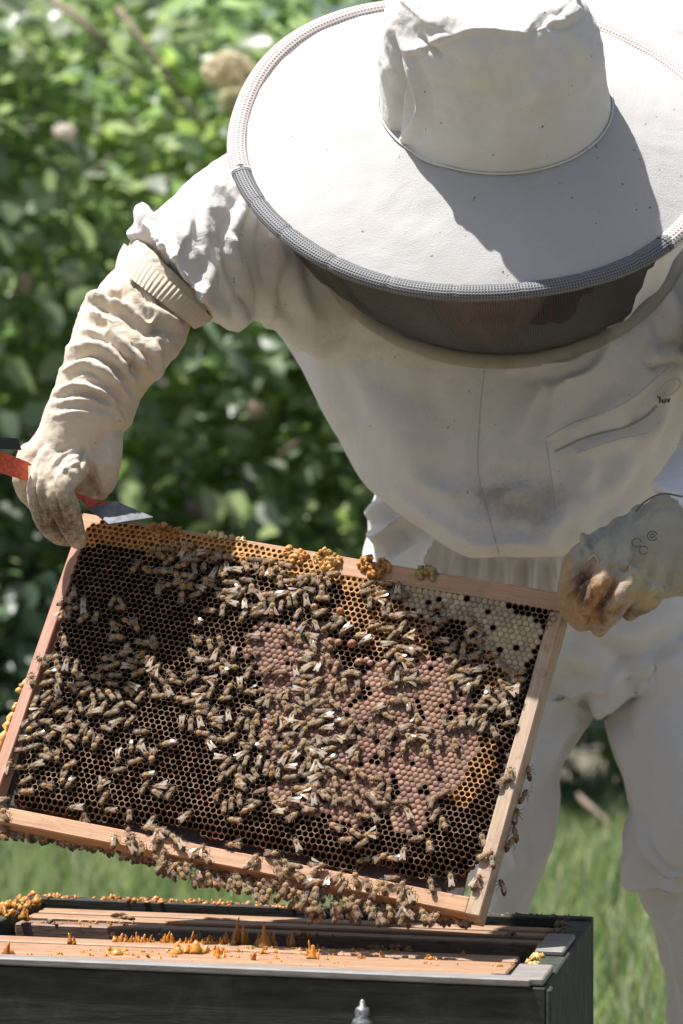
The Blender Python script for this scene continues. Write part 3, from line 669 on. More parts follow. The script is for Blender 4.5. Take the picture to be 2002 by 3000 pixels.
def build_cells():
    Vs = []; Q = []; T = []; Cc = []; off = 0
    k6 = np.arange(6); k7 = (k6 + 1) % 6
    # open cells: rim, hexagonal walls and a floor
    sel = np.where((typ == 0) | (typ == 3) | (typ == 2))[0]; m = len(sel)
    o = jit(hexring(sel, 1.0).reshape(-1, 2)); ho_ = hfield(o)
    w = np.where(typ[sel] == 2, .70, np.where(typ[sel] == 3, .85, .915)) + .03 * rng.normal(size=m)
    i1 = (ra[sel][:, None, :] + hxa[None] * w[:, None, None]).reshape(-1, 2); hi = hfield(i1) + .00025 * rng.normal(size=m).repeat(6)
    dep = np.where(typ[sel] == 2, rng.uniform(.0005, .005, m), np.where(typ[sel] == 3, rng.uniform(.002, .0075, m), rng.uniform(.0065, .0095, m)))
    dep = np.where(ra[sel][:, 1] < .021, np.minimum(dep, .0016), dep)
    fl = (ra[sel][:, None, :] + hxa[None] * (w * .95)[:, None, None]).reshape(-1, 2)
    V = np.concatenate([toW(o, ho_).reshape(m, 6, 3), toW(i1, hi + .0002).reshape(m, 6, 3), toW(i1, hi - np.minimum(.0009, dep * .4).repeat(6)).reshape(m, 6, 3), toW(fl, hi - dep.repeat(6)).reshape(m, 6, 3)], 1)
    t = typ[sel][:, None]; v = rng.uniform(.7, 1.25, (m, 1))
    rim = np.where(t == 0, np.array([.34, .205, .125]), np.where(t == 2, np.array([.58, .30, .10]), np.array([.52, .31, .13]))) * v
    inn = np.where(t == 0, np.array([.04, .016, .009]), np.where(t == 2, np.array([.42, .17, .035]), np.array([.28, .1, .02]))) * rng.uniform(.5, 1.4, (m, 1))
    red = (rng.random((m, 1)) < .12) & (t == 0); inn = np.where(red, np.array([.16, .03, .01]), inn)  # reddish nectar glints put into the colour of some floors
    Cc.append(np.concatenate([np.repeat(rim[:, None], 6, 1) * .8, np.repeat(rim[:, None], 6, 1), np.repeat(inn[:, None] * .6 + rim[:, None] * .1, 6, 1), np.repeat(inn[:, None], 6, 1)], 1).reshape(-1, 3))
    b = (np.arange(m) * 24)[:, None]
    for a0, a1 in ((0, 6), (6, 12), (12, 18)): Q.append((b[:, :, None] + np.stack([a0 + k6, a1 + k6, a1 + k7, a0 + k7], -1)[None]).reshape(-1, 4))
    Q.append(np.concatenate([b + np.array([[18, 19, 20, 21]]), b + np.array([[18, 21, 22, 23]])])); Vs.append(V.reshape(-1, 3)); off += m * 24
    # capped cells: sunk joint, raised cap
    sel = np.where((typ == 1) | (typ == 4))[0]; m = len(sel); t = typ[sel][:, None]
    o = jit(hexring(sel, 1.0).reshape(-1, 2)); ho_ = hfield(o) - .0006
    r2 = hexring(sel, .74).reshape(-1, 2) + rng.normal(size=(m * 6, 2)) * .00026; bulge = np.where(typ[sel] == 1, rng.uniform(-.0001, .0008, m), rng.uniform(-.0006, .0010, m))
    h2 = hfield(r2) + bulge.repeat(6) * .75 + rng.normal(size=m * 6) * .00028
    c0 = ra[sel] + rng.normal(size=(m, 2)) * .0003; hc = hfield(c0) + bulge + rng.normal(size=m) * .0002
    V = np.concatenate([toW(o, ho_).reshape(m, 6, 3), toW(r2, h2).reshape(m, 6, 3), toW(c0, hc).reshape(m, 1, 3)], 1)
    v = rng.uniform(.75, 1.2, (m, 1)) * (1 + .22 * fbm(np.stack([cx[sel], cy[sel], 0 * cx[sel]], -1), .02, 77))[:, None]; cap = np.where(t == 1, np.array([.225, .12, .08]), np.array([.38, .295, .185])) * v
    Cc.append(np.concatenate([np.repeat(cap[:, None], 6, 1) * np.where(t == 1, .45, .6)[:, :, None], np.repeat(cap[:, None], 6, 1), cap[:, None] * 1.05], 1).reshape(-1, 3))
    b = (np.arange(m) * 13 + off)[:, None]
    Q.append((b[:, :, None] + np.stack([k6, 6 + k6, 6 + k7, k7], -1)[None]).reshape(-1, 4))
    T.append((b[:, :, None] + np.stack([6 + k6, np.full(6, 12), 6 + k7], -1)[None]).reshape(-1, 3)); Vs.append(V.reshape(-1, 3))
    return np.concatenate(Vs), [np.concatenate(Q), np.concatenate(T)], np.concatenate(Cc)
V, Fc, cc = build_cells()
M_comb = colmat('comb_wax', rough=.62, spec=.35, noise_s=500, bump=.5)
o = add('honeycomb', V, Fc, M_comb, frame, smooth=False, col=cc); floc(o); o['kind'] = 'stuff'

M_cup = colmat('fresh_wax', rough=.5, spec=.45, noise_s=400, bump=.5, sss=.25)
def cup(px, py, r, colr):
    a, b = to_frame(px, py, .004); c = Fr(a, b, .002); m = MB(); r3 = r * .00026; ax = fn * .9 - fup * .25; ax /= np.linalg.norm(ax); e1 = np.cross(ax, fu); e1 /= np.linalg.norm(e1); e2 = np.cross(ax, e1)
    st = []
    for s, k in ((0, 1.0), (.5, 1.08), (.95, .95), (1.25, .7), (1.36, .45), (1.2, .35), (.9, .25)): st.append((c + ax * r3 * s, r3 * k))
    m.tube([q[0] for q in st], [q[1] for q in st], 12)
    V = np.array(m.V); V += .0004 * np.stack([noise(V, 300, q) for q in (1, 2, 3)], -1)
    floc(add('queen_cup', V, m.F, M_cup, frame, col=np.array([colr]) * np.ones((len(V), 1))))
for px, py, r, q in ((921, 1777, 13, 1), (996, 1788, 13, 1), (967, 1877, 13, 0), (992, 1880, 13, 0), (1032, 1884, 15, 0), (1128, 1943, 14, 2), (1052, 1938, 14, 0), (858, 1872, 12, 0), (1075, 1932, 11, 2), (1085, 1940, 10, 2)):
    cup(px, py, r, [(.28, .13, .075), (.34, .16, .07), (.36, .18, .13)][q])
def burrcomb(px, py, wpx, hpx, n, colr=(.50, .22, .05), lift=.004):
    m = MB(); cc = []
    for k in range(n):
        t = rng.uniform(-1, 1); s = rng.uniform(-1, 1); x = px + t * wpx / 2; y = py + s * hpx / 2 * math.sqrt(max(0, 1 - t * t)) + t * wpx * .08
        h = lift * (1.3 - t * t) * rng.uniform(.4, 1); a, b = to_frame(x, y, h); st = len(m.V); r = rng.uniform(.0016, .0032)
        d = fn * rng.uniform(.4, 1) + fup * rng.normal() * .6 + fu * rng.normal() * .6; d /= np.linalg.norm(d); q = Fr(a, b, h - .001)
        if rng.random() < .85: m.tube([q - d * .002, q + d * .001, q + d * .0026, q + d * .0022, q - d * .0005], [r, r, r * .95, r * .6, r * .45], 6)
        else: m.ball(q, fu * r, fup * r * .8, fn * r, 7, 5)
        cc += [tuple(np.array(colr) * rng.uniform(.6, 1.25))] * (len(m.V) - st)
    V = np.array(m.V); V += .0012 * np.stack([noise(V, 420, q) for q in (4, 5, 6)], -1)
    floc(add('burr_comb', V, m.F, M_cup, frame, col=np.array(cc)))
burrcomb(486, 1556, 105, 44, 46); burrcomb(640, 1567, 55, 14, 12, (.7, .5, .25), .002); burrcomb(702, 1578, 50, 12, 10, (.7, .5, .25), .002)
burrcomb(868, 1626, 66, 46, 30); burrcomb(962, 1640, 74, 62, 40, (.5, .27, .07)); burrcomb(1097, 1657, 84, 60, 46, (.52, .22, .045), .006); burrcomb(1250, 1680, 60, 46, 20, (.4, .28, .1))
for pts, r in ((((58, 2030), (72, 2005), (88, 1985), (104, 1955), (116, 1925)), .003), (((-30, 2230), (4, 2180), (22, 2130), (40, 2085)), .0035), (((40, 2075), (46, 2070), (52, 2060)), .002)):
    m = MB(); m.tube([Fr(*to_frame(x - 2, y, -.004), -.004 + .001 * math.sin(i * 2.1)) for i, (x, y) in enumerate(catmull(pts, 16))], [r * (.5 + .8 * rng.random()) for _ in range(16)], 8)
    V = np.array(m.V); V += .0012 * np.stack([noise(V, 200, q) for q in (7, 8, 9)], -1); floc(add('propolis_strip', V, m.F, M_cup, frame, col=np.array([[.6, .32, .09]]) * np.ones((len(V), 1))))

# ------------------------------------------------------------------ bees
M_bee = colmat('bee_body', rough=.75, spec=.3, noise_s=1500, bump=1.0); M_bee.node_tree.nodes['Principled BSDF'].inputs['Sheen Weight'].default_value = .12
M_abd = colmat('bee_abdomen', rough=.5, spec=.4, noise_s=1200, bump=.6)
M_wing, ns, ls, b_ = newmat('bee_wing'); b_.inputs['Base Color'].default_value = (.74, .66, .54, 1); b_.inputs['Roughness'].default_value = .22; b_.inputs['Coat Weight'].default_value = .6; b_.inputs['Coat Roughness'].default_value = .12; b_.inputs['Alpha'].default_value = .62
_t = ns.new('ShaderNodeBsdfTranslucent'); _t.inputs[0].default_value = (.8, .74, .66, 1); _m = ns.new('ShaderNodeMixShader'); _m.inputs[0].default_value = .35
_tr = ns.new('ShaderNodeBsdfTransparent'); _m2 = ns.new('ShaderNodeMixShader'); _m2.inputs[0].default_value = .2
b_.inputs['Alpha'].default_value = 1; ls.new(b_.outputs[0], _m.inputs[1]); ls.new(_t.outputs[0], _m.inputs[2]); ls.new(_tr.outputs[0], _m2.inputs[1]); ls.new(_m.outputs[0], _m2.inputs[2]); ls.new(_m2.outputs[0], ns['Material Output'].inputs[0])
M_wing2 = M_wing.copy(); M_wing2.name = 'bee_wing_bright'
for _q in M_wing2.node_tree.nodes:
    if _q.type == 'MIX_SHADER' and abs(_q.inputs[0].default_value - .2) < 1e-4: _q.inputs[0].default_value = .6
X, Yv, Z = np.eye(3)
def bee_meshes(v):
    r = np.random.default_rng(100 + v); k = 1.0; sp = [5, 9, 24, 2, 7, 14, 32, 4][v]; lift = [0.0, .0004, .0010, 0, .0006, .0002, .0016, .0003][v]; bend = [0, .6, -.5, .2, -.8, .3, 0, -.3][v]
    def mk(name, m, mat, colf=None, sm=True):
        V = np.array(m.V); c = None if colf is None else np.array([colf(q) for q in V]); return mesh_raw(name, V, m.F, sm, [mat], None, c)
    th = MB().ball((.0018, 0, .0031), X * .0027, Yv * .0025, Z * .0023, 10, 7)
    V = np.array(th.V); th.V = list(V + .00022 * np.stack([noise(V, 1300, q + v) for q in (1, 2, 3)], -1))
    head = MB().ball((.0049, 0, .0027), X * .0011, Yv * .0016, Z * .0015, 8, 6); head.tube([(.0056, .0005, .003), (.0068, .0011, .0032), (.0078, .0016, .0022)], [.00014, .00012, .0001], 4); head.tube([(.0056, -.0005, .003), (.0068, -.0011, .0032), (.0078, -.0016, .0022)], [.00014, .00012, .0001], 4)
    ab = MB(); xs = np.linspace(0, 1, 12)
    ab.tube([(-.0004 - .0083 * s, bend * .0016 * s * s, .0027 - .0010 * s * s + .0003 * math.sin(3 * s)) for s in xs], [.0025 * (math.sin(math.pi * min(1, (s * .93 + .07))) ** .55) * (1 - .18 * s) for s in xs], 10)
    wm = []
    for sgn in (-1, 1):
        w = MB(); a = math.radians(180 - sgn * sp); d = np.array([math.cos(a), math.sin(a), 0]); p = np.array([-d[1], d[0], 0]) * sgn
        b0 = np.array([.0012, sgn * .0014, .0055]); L = .0082; ws = (0, .0009, .0015, .0018, .0015, .0006)
        up_ = [b0 + d * L * t + Z * (.0006 * t - .0016 * t * t + lift * t) + p * -.0002 for t in (0, .2, .45, .7, .9, 1)]
        lo_ = [q + p * ws_ * 1.35 + Z * .00006 * i for i, (q, ws_) in enumerate(zip(up_, ws))]
        n0 = 0; w.V = up_ + lo_
        for i in range(5): w.F += [[i, i + 1, 7 + i, 6 + i]]
        wm.append(mk('wing', w, M_wing2 if v in (1, 4, 6) else M_wing))
    lg = MB()
    for sgn in (-1, 1):
        for x0, dx, L in ((.0034, .0028, 1), (.002, -.0002, 1.1), (.0008, -.0034, 1.25)):
            lg.tube([(x0, sgn * .0012, .0018), (x0 + dx * .5, sgn * .0028 * L, .0026), (x0 + dx * .9, sgn * .0036 * L, .0008), (x0 + dx * 1.3, sgn * .0040 * L, .0002)], [.0003, .00026, .0002, .00012], 4)
    tan = np.array([[.30, .19, .085], [.20, .13, .065], [.34, .21, .09]][v % 3]) * (.85 + .3 * r.random())
    def ac(q):
        s = (-.0004 - q[0]) / .0083; band = math.sin(s * 2 * math.pi * 5.2) > -.15
        c = (np.array([.34, .17, .05]) if s < .6 else np.array([.11, .075, .045])) * [1, .8, 1.15, .7][v % 4]
        return (c * (1 if band else .2)) * (.9 + .25 * r.random())
    return dict(thorax=mk('thorax', th, M_bee, lambda q: tan * (.8 + .4 * r.random())), head=mk('head', head, M_bee, lambda q: np.array([.12, .085, .055]) * (.8 + .5 * r.random())),
                abdomen=mk('abdomen', ab, M_abd, ac), legs=mk('legs', lg, M_bee, lambda q: np.array([.07, .04, .025])), w=wm)
BM = [bee_meshes(v) for v in range(8)]
proto = []
BEES = []       # (world pos, heading vec, normal, scale, surface phrase, px, py, heading angle)
def bee_at(px, py, ang, h=None, surf=None, scale=None, tilt=.12):
    if h is None:
        a, b = to_frame(px, py, .002); onwood = b > FH - .018 or a < .0108 or a > FW - .0125
        h = .0008 if onwood else float(hfield(np.array([[a, b]]))[0]) + .0006
        a, b = to_frame(px, py, h + .0028)
    else: a, b = to_frame(px, py, h + .0028); onwood = False
    t = math.radians(ang); a2, b2 = to_frame(px + 30 * math.cos(t), py - 30 * math.sin(t), h + .0028)
    hd = fu * (a2 - a) - fup * (b2 - b); hd /= np.linalg.norm(hd); hd = hd + fn * rng.normal() * .14; hd /= np.linalg.norm(hd); nn = fn + tilt * rng.normal() * fu + tilt * rng.normal() * fup; nn -= (nn @ hd) * hd; nn /= np.linalg.norm(nn)
    if surf is None:
        if b > FH - .016: surf = 'on the wooden bottom bar'
        elif a < .0108 or a > FW - .0125: surf = 'on the wooden side bar'
        else:
            k = np.argmin((cx - px) ** 2 + (cy - py) ** 2); surf = ['on open cells', 'on capped brood', 'on orange wax', 'on amber cells', 'on capped honey'][typ[k]]
    BEES.append((Fr(a, b, h), hd, nn, scale or rng.uniform(.95, 1.15), surf, px, py, ang))
def crop(ox, oy, s):
    for q in s.replace('\n', ' ').split(';'):
        q = q.strip()
        if q: x, y, a = map(float, q.split(',')); bee_at(ox + x / 3.136, oy + y / 3.136, a + rng.normal() * 8)
crop(0, 1600, '''690,410,100;670,460,60;600,500,30;570,640,60;680,570,0;645,630,90;765,520,90;770,575,100;775,660,35;890,645,85;1040,510,60;1110,510,110;1110,565,170;1160,690,160;1090,845,0;600,870,100;370,1050,120;500,1020,30;530,1080,90;610,1080,80;1140,985,205;990,1035,180;1065,1090,30;1200,1110,0;1300,990,30;1330,1040,45;1400,1060,60;1230,1060,0;950,1120,170;470,1165,200;1440,1130,60;1310,890,0''')
crop(0, 1950, '''290,120,100;430,160,200;535,215,100;650,200,130;760,165,0;880,95,180;550,115,90;700,75,130;1040,95,180;1020,175,160;1220,185,150;1180,225,160;1450,110,130;1410,200,120;1530,220,100;780,245,210;860,300,100;920,250,130;1010,265,120;1085,265,110;1300,275,60;1470,280,0;430,260,45;430,340,200;510,360,220;320,355,250;560,430,190;650,450,75;730,380,120;850,440,200;960,380,70;1090,385,200;1200,360,140;370,430,30;340,460,30;420,520,170;285,575,215;250,530,40;520,570,180;610,560,200;730,530,150;770,590,230;980,580,160;1075,515,20;1190,520,215;1300,610,10;350,640,180;470,640,40;250,680,10;660,665,140;810,665,225;630,725,130;320,745,20;210,780,20;435,790,110;885,720,235;530,835,270;410,840,150;1210,750,260;1290,740,250;160,940,20;320,920,200;640,920,210;1100,845,260;1400,840,260;1260,870,20;1100,960,20;1360,1010,205;230,1065,210;420,1105,180;585,1040,250;640,1090,240;240,1160,180;925,1110,240;1340,1110,60;1480,1115,190;970,1200,45;90,925,60;1530,725,200;1290,60,30''')
crop(450, 1900, '''350,35,120;580,50,80;460,110,10;900,30,150;740,60,250;730,165,0;640,200,120;880,220,60;1050,190,45;1150,225,200;160,230,130;340,225,200;350,280,200;180,300,180;130,380,110;500,290,180;440,365,20;540,395,60;700,365,70;800,340,270;890,405,180;655,455,180;345,490,0;430,530,200;420,590,190;550,595,215;690,610,90;580,645,180;430,670,110;270,690,270;345,690,90;570,705,170;435,775,180;590,830,0;520,890,125;710,820,45;785,690,225;865,690,70;955,640,70;890,575,0;905,745,90;900,830,100;835,890,150;150,880,190;640,1010,0;820,980,30;850,1030,90;640,1170,60;725,1120,60;800,1120,90;890,1190,140;980,1030,90;930,1140,130;1380,50,170;1370,110,180;1460,160,20;1400,265,180;1370,320,0;1480,365,80;1350,385,0;1230,420,60;1160,420,70;1075,455,70;1410,420,90;1470,490,10;1210,520,110;1340,480,130;1320,550,140;1295,630,100;1120,640,70;1195,660,130;1210,715,30;1340,700,30;1390,760,60;1260,800,20;1500,690,10;1540,580,0;1400,850,160;1510,850,100;1190,910,0;1350,910,250;1430,940,140;1200,1010,50;1290,1020,220;1510,960,130;1430,1040,90;1495,1070,80;1360,1110,90;1090,1110,80;1035,1110,250;1150,1140,100;1250,1100,180;1250,1180,180;1430,1150,20;1500,1180,40;800,1240,150;1310,200,100''')
crop(450, 1550, '''50,190,0;150,190,0;60,250,150;330,150,10;290,200,60;320,260,30;250,340,200;40,390,180;120,390,200;375,290,20;380,355,100;470,220,0;470,350,90;620,210,90;680,250,180;740,380,180;635,390,90;560,390,60;840,340,130;930,280,180;930,330,120;1000,380,80;1075,300,0;1070,400,90;1120,370,30;1200,330,160;1160,470,90;1260,480,10;1380,480,30;1400,440,30;310,430,150;210,430,100;220,490,200;290,520,200;500,470,180;520,520,0;430,545,150;380,600,200;270,625,90;640,575,20;640,640,180;690,480,180;850,465,180;765,520,130;900,550,100;820,580,30;750,620,40;955,595,120;1040,600,180;840,690,90;1010,670,90;1120,620,70;1210,600,20;1240,660,90;1180,700,90;1090,720,80;1310,660,270;1320,590,20;1400,640,100;1420,560,180;720,680,170;640,740,90;500,750,180;950,780,180;400,840,120;820,820,220;1330,780,60;1540,770,30;1370,890,45;1490,880,120;1440,980,150;1340,1000,100;910,980,180;390,1010,150;520,1050,100;610,1020,110;1490,1070,100''')
crop(900, 1600, '''120,300,60;60,290,100;190,310,110;250,260,20;130,400,90;130,480,180;130,610,30;80,730,120;290,660,0;170,750,220;270,730,220;350,780,210;490,830,180;560,350,20;720,340,170;560,420,10;690,430,20;580,510,80;670,500,160;760,560,90;700,595,100;840,390,90;800,640,180;900,620,0;960,640,170;880,740,80;720,770,180;800,810,45;640,740,0;940,840,180;760,900,0;790,980,30;940,970,150;1000,940,150;850,1020,130;900,1060,150;1190,560,20;1150,670,200;1250,690,30;1150,770,20;1230,880,170;1500,690,90;1540,770,30;1470,830,100;1350,920,40;1530,1020,10;1430,990,90;1330,1010,0;1330,1110,230;1440,1140,180;1530,1140,200;1370,1220,190;760,1130,240;830,1200,90;30,1010,0;30,1100,30;190,1030,110;120,1110,60;270,1100,60;400,1170,0;50,900,100;30,820,170;930,1230,180''')
crop(1200, 1750, '''600,540,210;750,550,180;640,660,180;620,290,160;610,400,180;910,690,120;860,640,100;1010,690,0;1010,760,10;1000,830,90;930,850,150;840,790,140;720,860,90;740,930,160;810,890,120;870,920,90;630,760,60;540,830,50;380,750,200;520,770,0;380,820,120;650,1010,180;770,1010,50;860,1000,200;905,1040,90;590,1110,60;680,1110,50;480,1130,100;690,1190,60;910,1160,180;780,1230,120;130,1210,170''')
crop(900, 1950, '''240,160,45;350,160,90;420,70,180;470,210,270;290,200,100;200,280,120;60,330,20;760,170,0;830,100,90;930,130,180;810,320,180;940,380,90;640,400,215;740,460,150;170,420,180;180,480,180;80,520,190;180,580,180;320,520,0;400,590,60;460,540,130;290,670,150;140,680,150;210,770,10;210,870,205;90,910,90;50,790,130;120,810,120;200,960,150;310,940,170;90,1030,30;265,1060,90;40,1110,180;160,1180,150;65,1215,90;430,1090,100;450,830,60;480,980,160;620,1040,190;640,1130,210;760,1160,90;580,1190,150;700,780,90;800,620,45;910,560,0;940,660,130;890,760,270;1010,480,100;1080,590,170;1110,710,30;1110,780,90;1220,680,90;1360,710,90;1440,500,90;1530,480,60;1500,200,50;1270,1170,20;1170,1220,30;1350,110,200''')
crop(450, 2250, '''60,170,180;170,220,45;800,170,140;600,230,60;800,280,80;730,310,80;650,350,90;970,220,200;910,310,180;870,390,205;290,440,45;740,480,180;1110,260,150;1140,320,170;1290,310,180;1160,410,180;1340,190,180;1460,170,190;1475,270,90;1440,390,10;1280,450,40;1540,240,130;730,710,170;1320,700,110;430,760,40;60,580,160;40,600,90;190,650,150;250,690,120;920,840,60;900,900,20;1100,790,0;1130,890,130;1220,870,150;1200,960,30;1340,1000,150;1290,900,170;1450,1050,20;1490,900,10;1490,1130,90;380,780,60;480,830,130''')
crop(900, 2300, '''260,130,90;400,120,80;460,140,110;340,130,0;580,100,150;620,95,150;690,170,0;850,160,185;920,260,110;490,290,180;620,300,120;1150,150,60;1180,270,50;1260,340,100;580,460,190;440,430,140;350,500,180;500,540,200;250,390,150;1000,500,190;1130,560,110;900,620,90;690,670,20;790,680,180;510,690,190;110,740,0;1140,910,100;1320,865,90;50,830,60;80,900,20;80,980,90;200,890,90;290,840,60;340,930,60;450,840,100;545,900,90;640,970,60;690,920,100;790,860,20;870,920,60;960,1010,130;860,1040,240;930,1080,30;70,1140,0;1550,890,70''')
crop(1150, 2250, '''860,800,20;920,850,100;780,1040,60;830,660,100;1010,120,45;1080,50,90''')
crop(0, 2300, '''690,210,180;1010,235,180;780,285,90;1185,270,90;1400,330,60;1370,400,170;1500,430,150;1450,460,120;1180,430,90;1220,500,90;1190,560,120;1050,520,90;1300,570,100;1420,540,80;1440,680,120;1510,640,90;30,140,0;40,250,90''')
# bees clinging to the back edge of the frame, seen past its right side
for x, y, a in ((1262, 40, 100), (1212, 250, 60), (1152, 440, 80), (1105, 600, 100), (1090, 700, 60), (990, 1090, 110), (870, 520, 40), (900, 262, 120), (850, 410, 90), (905, 620, 70)):
    bee_at(1150 + x / 3.136, 2250 + y / 3.136, a, h=-.022, surf='behind side bar', tilt=.6)
# shaded bees seen dimly in the shadow of the arm
for k in range(10):
    x = rng.uniform(250, 560); y = rng.uniform(1600, 2060)
    if x > 300 + (y - 1640) * .1: bee_at(x, y, rng.uniform(0, 360))
for k in range(110):
    q = BEES[rng.integers(20, 420)]; x, y = q[5] + rng.normal() * 34, q[6] + rng.normal() * 34
    if inpoly(np.array([x]), np.array([y]), COMB)[0] and min((x - w[5]) ** 2 + (y - w[6]) ** 2 for w in BEES) > 17 ** 2: bee_at(x, y, q[7] + rng.normal() * 40)
# the hanging mass under the bottom bar
lowx = [-20, 130, 300, 350, 440, 480, 560, 640, 720, 860, 880, 1000, 1100, 1300, 1380]; lowy = [2448, 2462, 2482, 2500, 2530, 2556, 2588, 2600, 2622, 2648, 2690, 2708, 2700, 2702, 2700]
nfront = len(BEES)
for k in range(330):
    x = rng.uniform(0, 1370); top = 2402 + (x - 19) * .2; bot = np.interp(x, lowx, lowy) - 10
    y = rng.uniform(top + 12, max(bot, top + 16)); h = -.020 + .026 * rng.random() if y > top + 34 else -.02 - .004 * rng.random()
    bee_at(x, y, rng.uniform(30, 150), h=h, surf='hang', tilt=.7)
def basis(hd, nn, s):
    y = np.cross(nn, hd); return np.stack([hd, y, nn], 1) * s
hang = [b for b in BEES if b[4] == 'hang']; front = [b for b in BEES if b[4] != 'hang']
# past the limit the smallest and most shaded ones are joined
rest = sorted(range(len(front)), key=lambda i: front[i][3] - (.25 if (front[i][5] < 560 and front[i][6] < 1900 and front[i][6] > 1640 and front[i][5] > 300) else 0))
n_extra = max(0, len(front) - 296); joined = set(rest[:n_extra])
DIRS = ['right', 'up and right', 'up', 'up and left', 'left', 'down and left', 'down', 'down and right']
def zone(px, py):
    a, b = to_frame(px, py, 0); c = 'left edge' if a < .1 else 'left middle' if a < FW * .45 else 'right middle' if a < FW * .75 else 'right edge'
    r = 'top' if b < FH * .27 else 'upper' if b < FH * .5 else 'lower' if b < FH * .76 else 'bottom'
    return f'{r} {c}'
keyed = {}
for i, b in enumerate(front):
    if i in joined: continue
    keyed.setdefault((DIRS[int(((b[7] % 360) + 22.5) // 45) % 8], b[4], zone(b[5], b[6])), []).append(i)
ORD = ['first', 'second', 'third', 'fourth', 'fifth', 'sixth', 'seventh', 'eighth', 'ninth', 'tenth', 'eleventh', 'twelfth', 'thirteenth', 'fourteenth', 'fifteenth']
lab = {}
for (d, s, z), L in keyed.items():
    L.sort(key=lambda i: front[i][5])
    for q, i in enumerate(L): lab[i] = f'bee facing {d} {s}, {z}' + (f', {ORD[min(q, 14)]} from left' if len(L) > 1 else '')
bproto = []
for v in range(8):
    bproto.append(BM[v])
for i, b in enumerate(front):
    if i in joined: continue
    v = int(rng.choice([0, 0, 1, 1, 2, 3, 4, 4, 5, 6, 7, 7])); M = basis(b[1], b[2], 1.0)
    root = empty('honey_bee', tuple(b[0]), None, Matrix([list(r) for r in M]).to_quaternion()); root.scale = (b[3],) * 3
    tag(root, lab[i], 'honey bee', 'worker bees on the lifted frame')
    for nm in ('thorax', 'head', 'abdomen', 'legs'): obj(nm, bproto[v][nm], root)
    for w in bproto[v]['w']: obj('wing', w, root)
def join(lst, name, label):
    Vb = []; Qs = []; cb = []; mi = []; off = 0; Fl = []
    for b in lst:
        v = int(rng.integers(0, 8)); M = basis(b[1], b[2], b[3])
        for nm in ('thorax', 'head', 'abdomen', 'legs', 'w0', 'w1'):
            me = BM[v]['w'][int(nm[1])] if nm[0] == 'w' else BM[v][nm]
            n = len(me.vertices); A = np.empty(n * 3, np.float32); me.vertices.foreach_get('co', A); A = A.reshape(-1, 3) @ M.T + b[0]
            Vb.append(A)
            if nm[0] == 'w': cb.append(np.ones((n, 3)) * .7)
            else:
                q = np.empty(n * 4, np.float32); me.color_attributes['col'].data.foreach_get('color', q); cb.append(q.reshape(-1, 4)[:, :3])
            for p in me.polygons: Fl.append([k + off for k in p.vertices]); mi.append(1 if nm[0] == 'w' else 0)
            off += n
    me = mesh_raw(name, np.vstack(Vb), Fl, True, [M_bee, M_wing], mi, np.vstack(cb)); o = obj(name, me); tag(o, label, 'bees', kind='stuff'); return o
join(hang, 'bee_cluster', 'dense brown mass of bees hanging under the bottom bar of the lifted frame')
join([front[i] for i in sorted(joined)], 'bee_crowd', 'smaller and shaded bees crowded among the others on the comb')
# a few bees walking on the hive tops
nb = 0
for px, py, a, lb in ((148, 2708, 95, 'dark bee climbing the pink frame bar at the left back of the hive'), (352, 2690, 20, 'dark bee beside the propolis clump on the back frames'), (372, 2698, 160, 'bee on the propolis clump on the back frames, right one'),
                      (1100, 2788, 10, 'bee on the front frame tops, left one of the two right of the spikes'), (1155, 2786, 170, 'bee on the front frame tops, right one of the two right of the spikes'), (1140, 2712, 30, 'dark bee in the shaded slot below the lifted frame'), (1500, 2742, 100, 'dark bee in the shade near the right end of the slot')):
    p = hive_hit(px, py, -.006 if py > 2760 else -.007); t = math.radians(a); hd = -Lh * math.cos(t) - Dh * math.sin(t); M = basis(hd, Zh, 1.0)
    root = empty('honey_bee', tuple(p), None, Matrix([list(r) for r in M]).to_quaternion()); tag(root, lb, 'honey bee', 'bees walking on the open hive')
    for nm in ('thorax', 'head', 'abdomen', 'legs'): obj(nm, BM[nb % 4][nm], root)
    for w in BM[nb % 4]['w']: obj('wing', w, root)
    nb += 1

# ------------------------------------------------------------------ the beekeeper
person = empty('person', (.15, 3.72, 0)); tag(person, 'beekeeper in white suit, round veiled hat and long gloves, bending over the open hive', 'person')
po = np.array(person.location)
def pl(o, par=None):
    """attach a mesh modelled in world space to the person (or a part of the person)"""
    o.parent = par or person
    q = po if par is None else po + np.array(par.location) if par.parent else np.array(par.location)
    o.data.transform(Matrix.Translation(-Vector(q))); return o
def finish(name, me, mat, par=None, smooth=True):
    me.name = name; me.materials.clear()
    for m in (mat if isinstance(mat, list) else [mat]): me.materials.append(m)
    me.polygons.foreach_set('use_smooth', np.ones(len(me.polygons), bool)); o = obj(name, me); return pl(o, par)

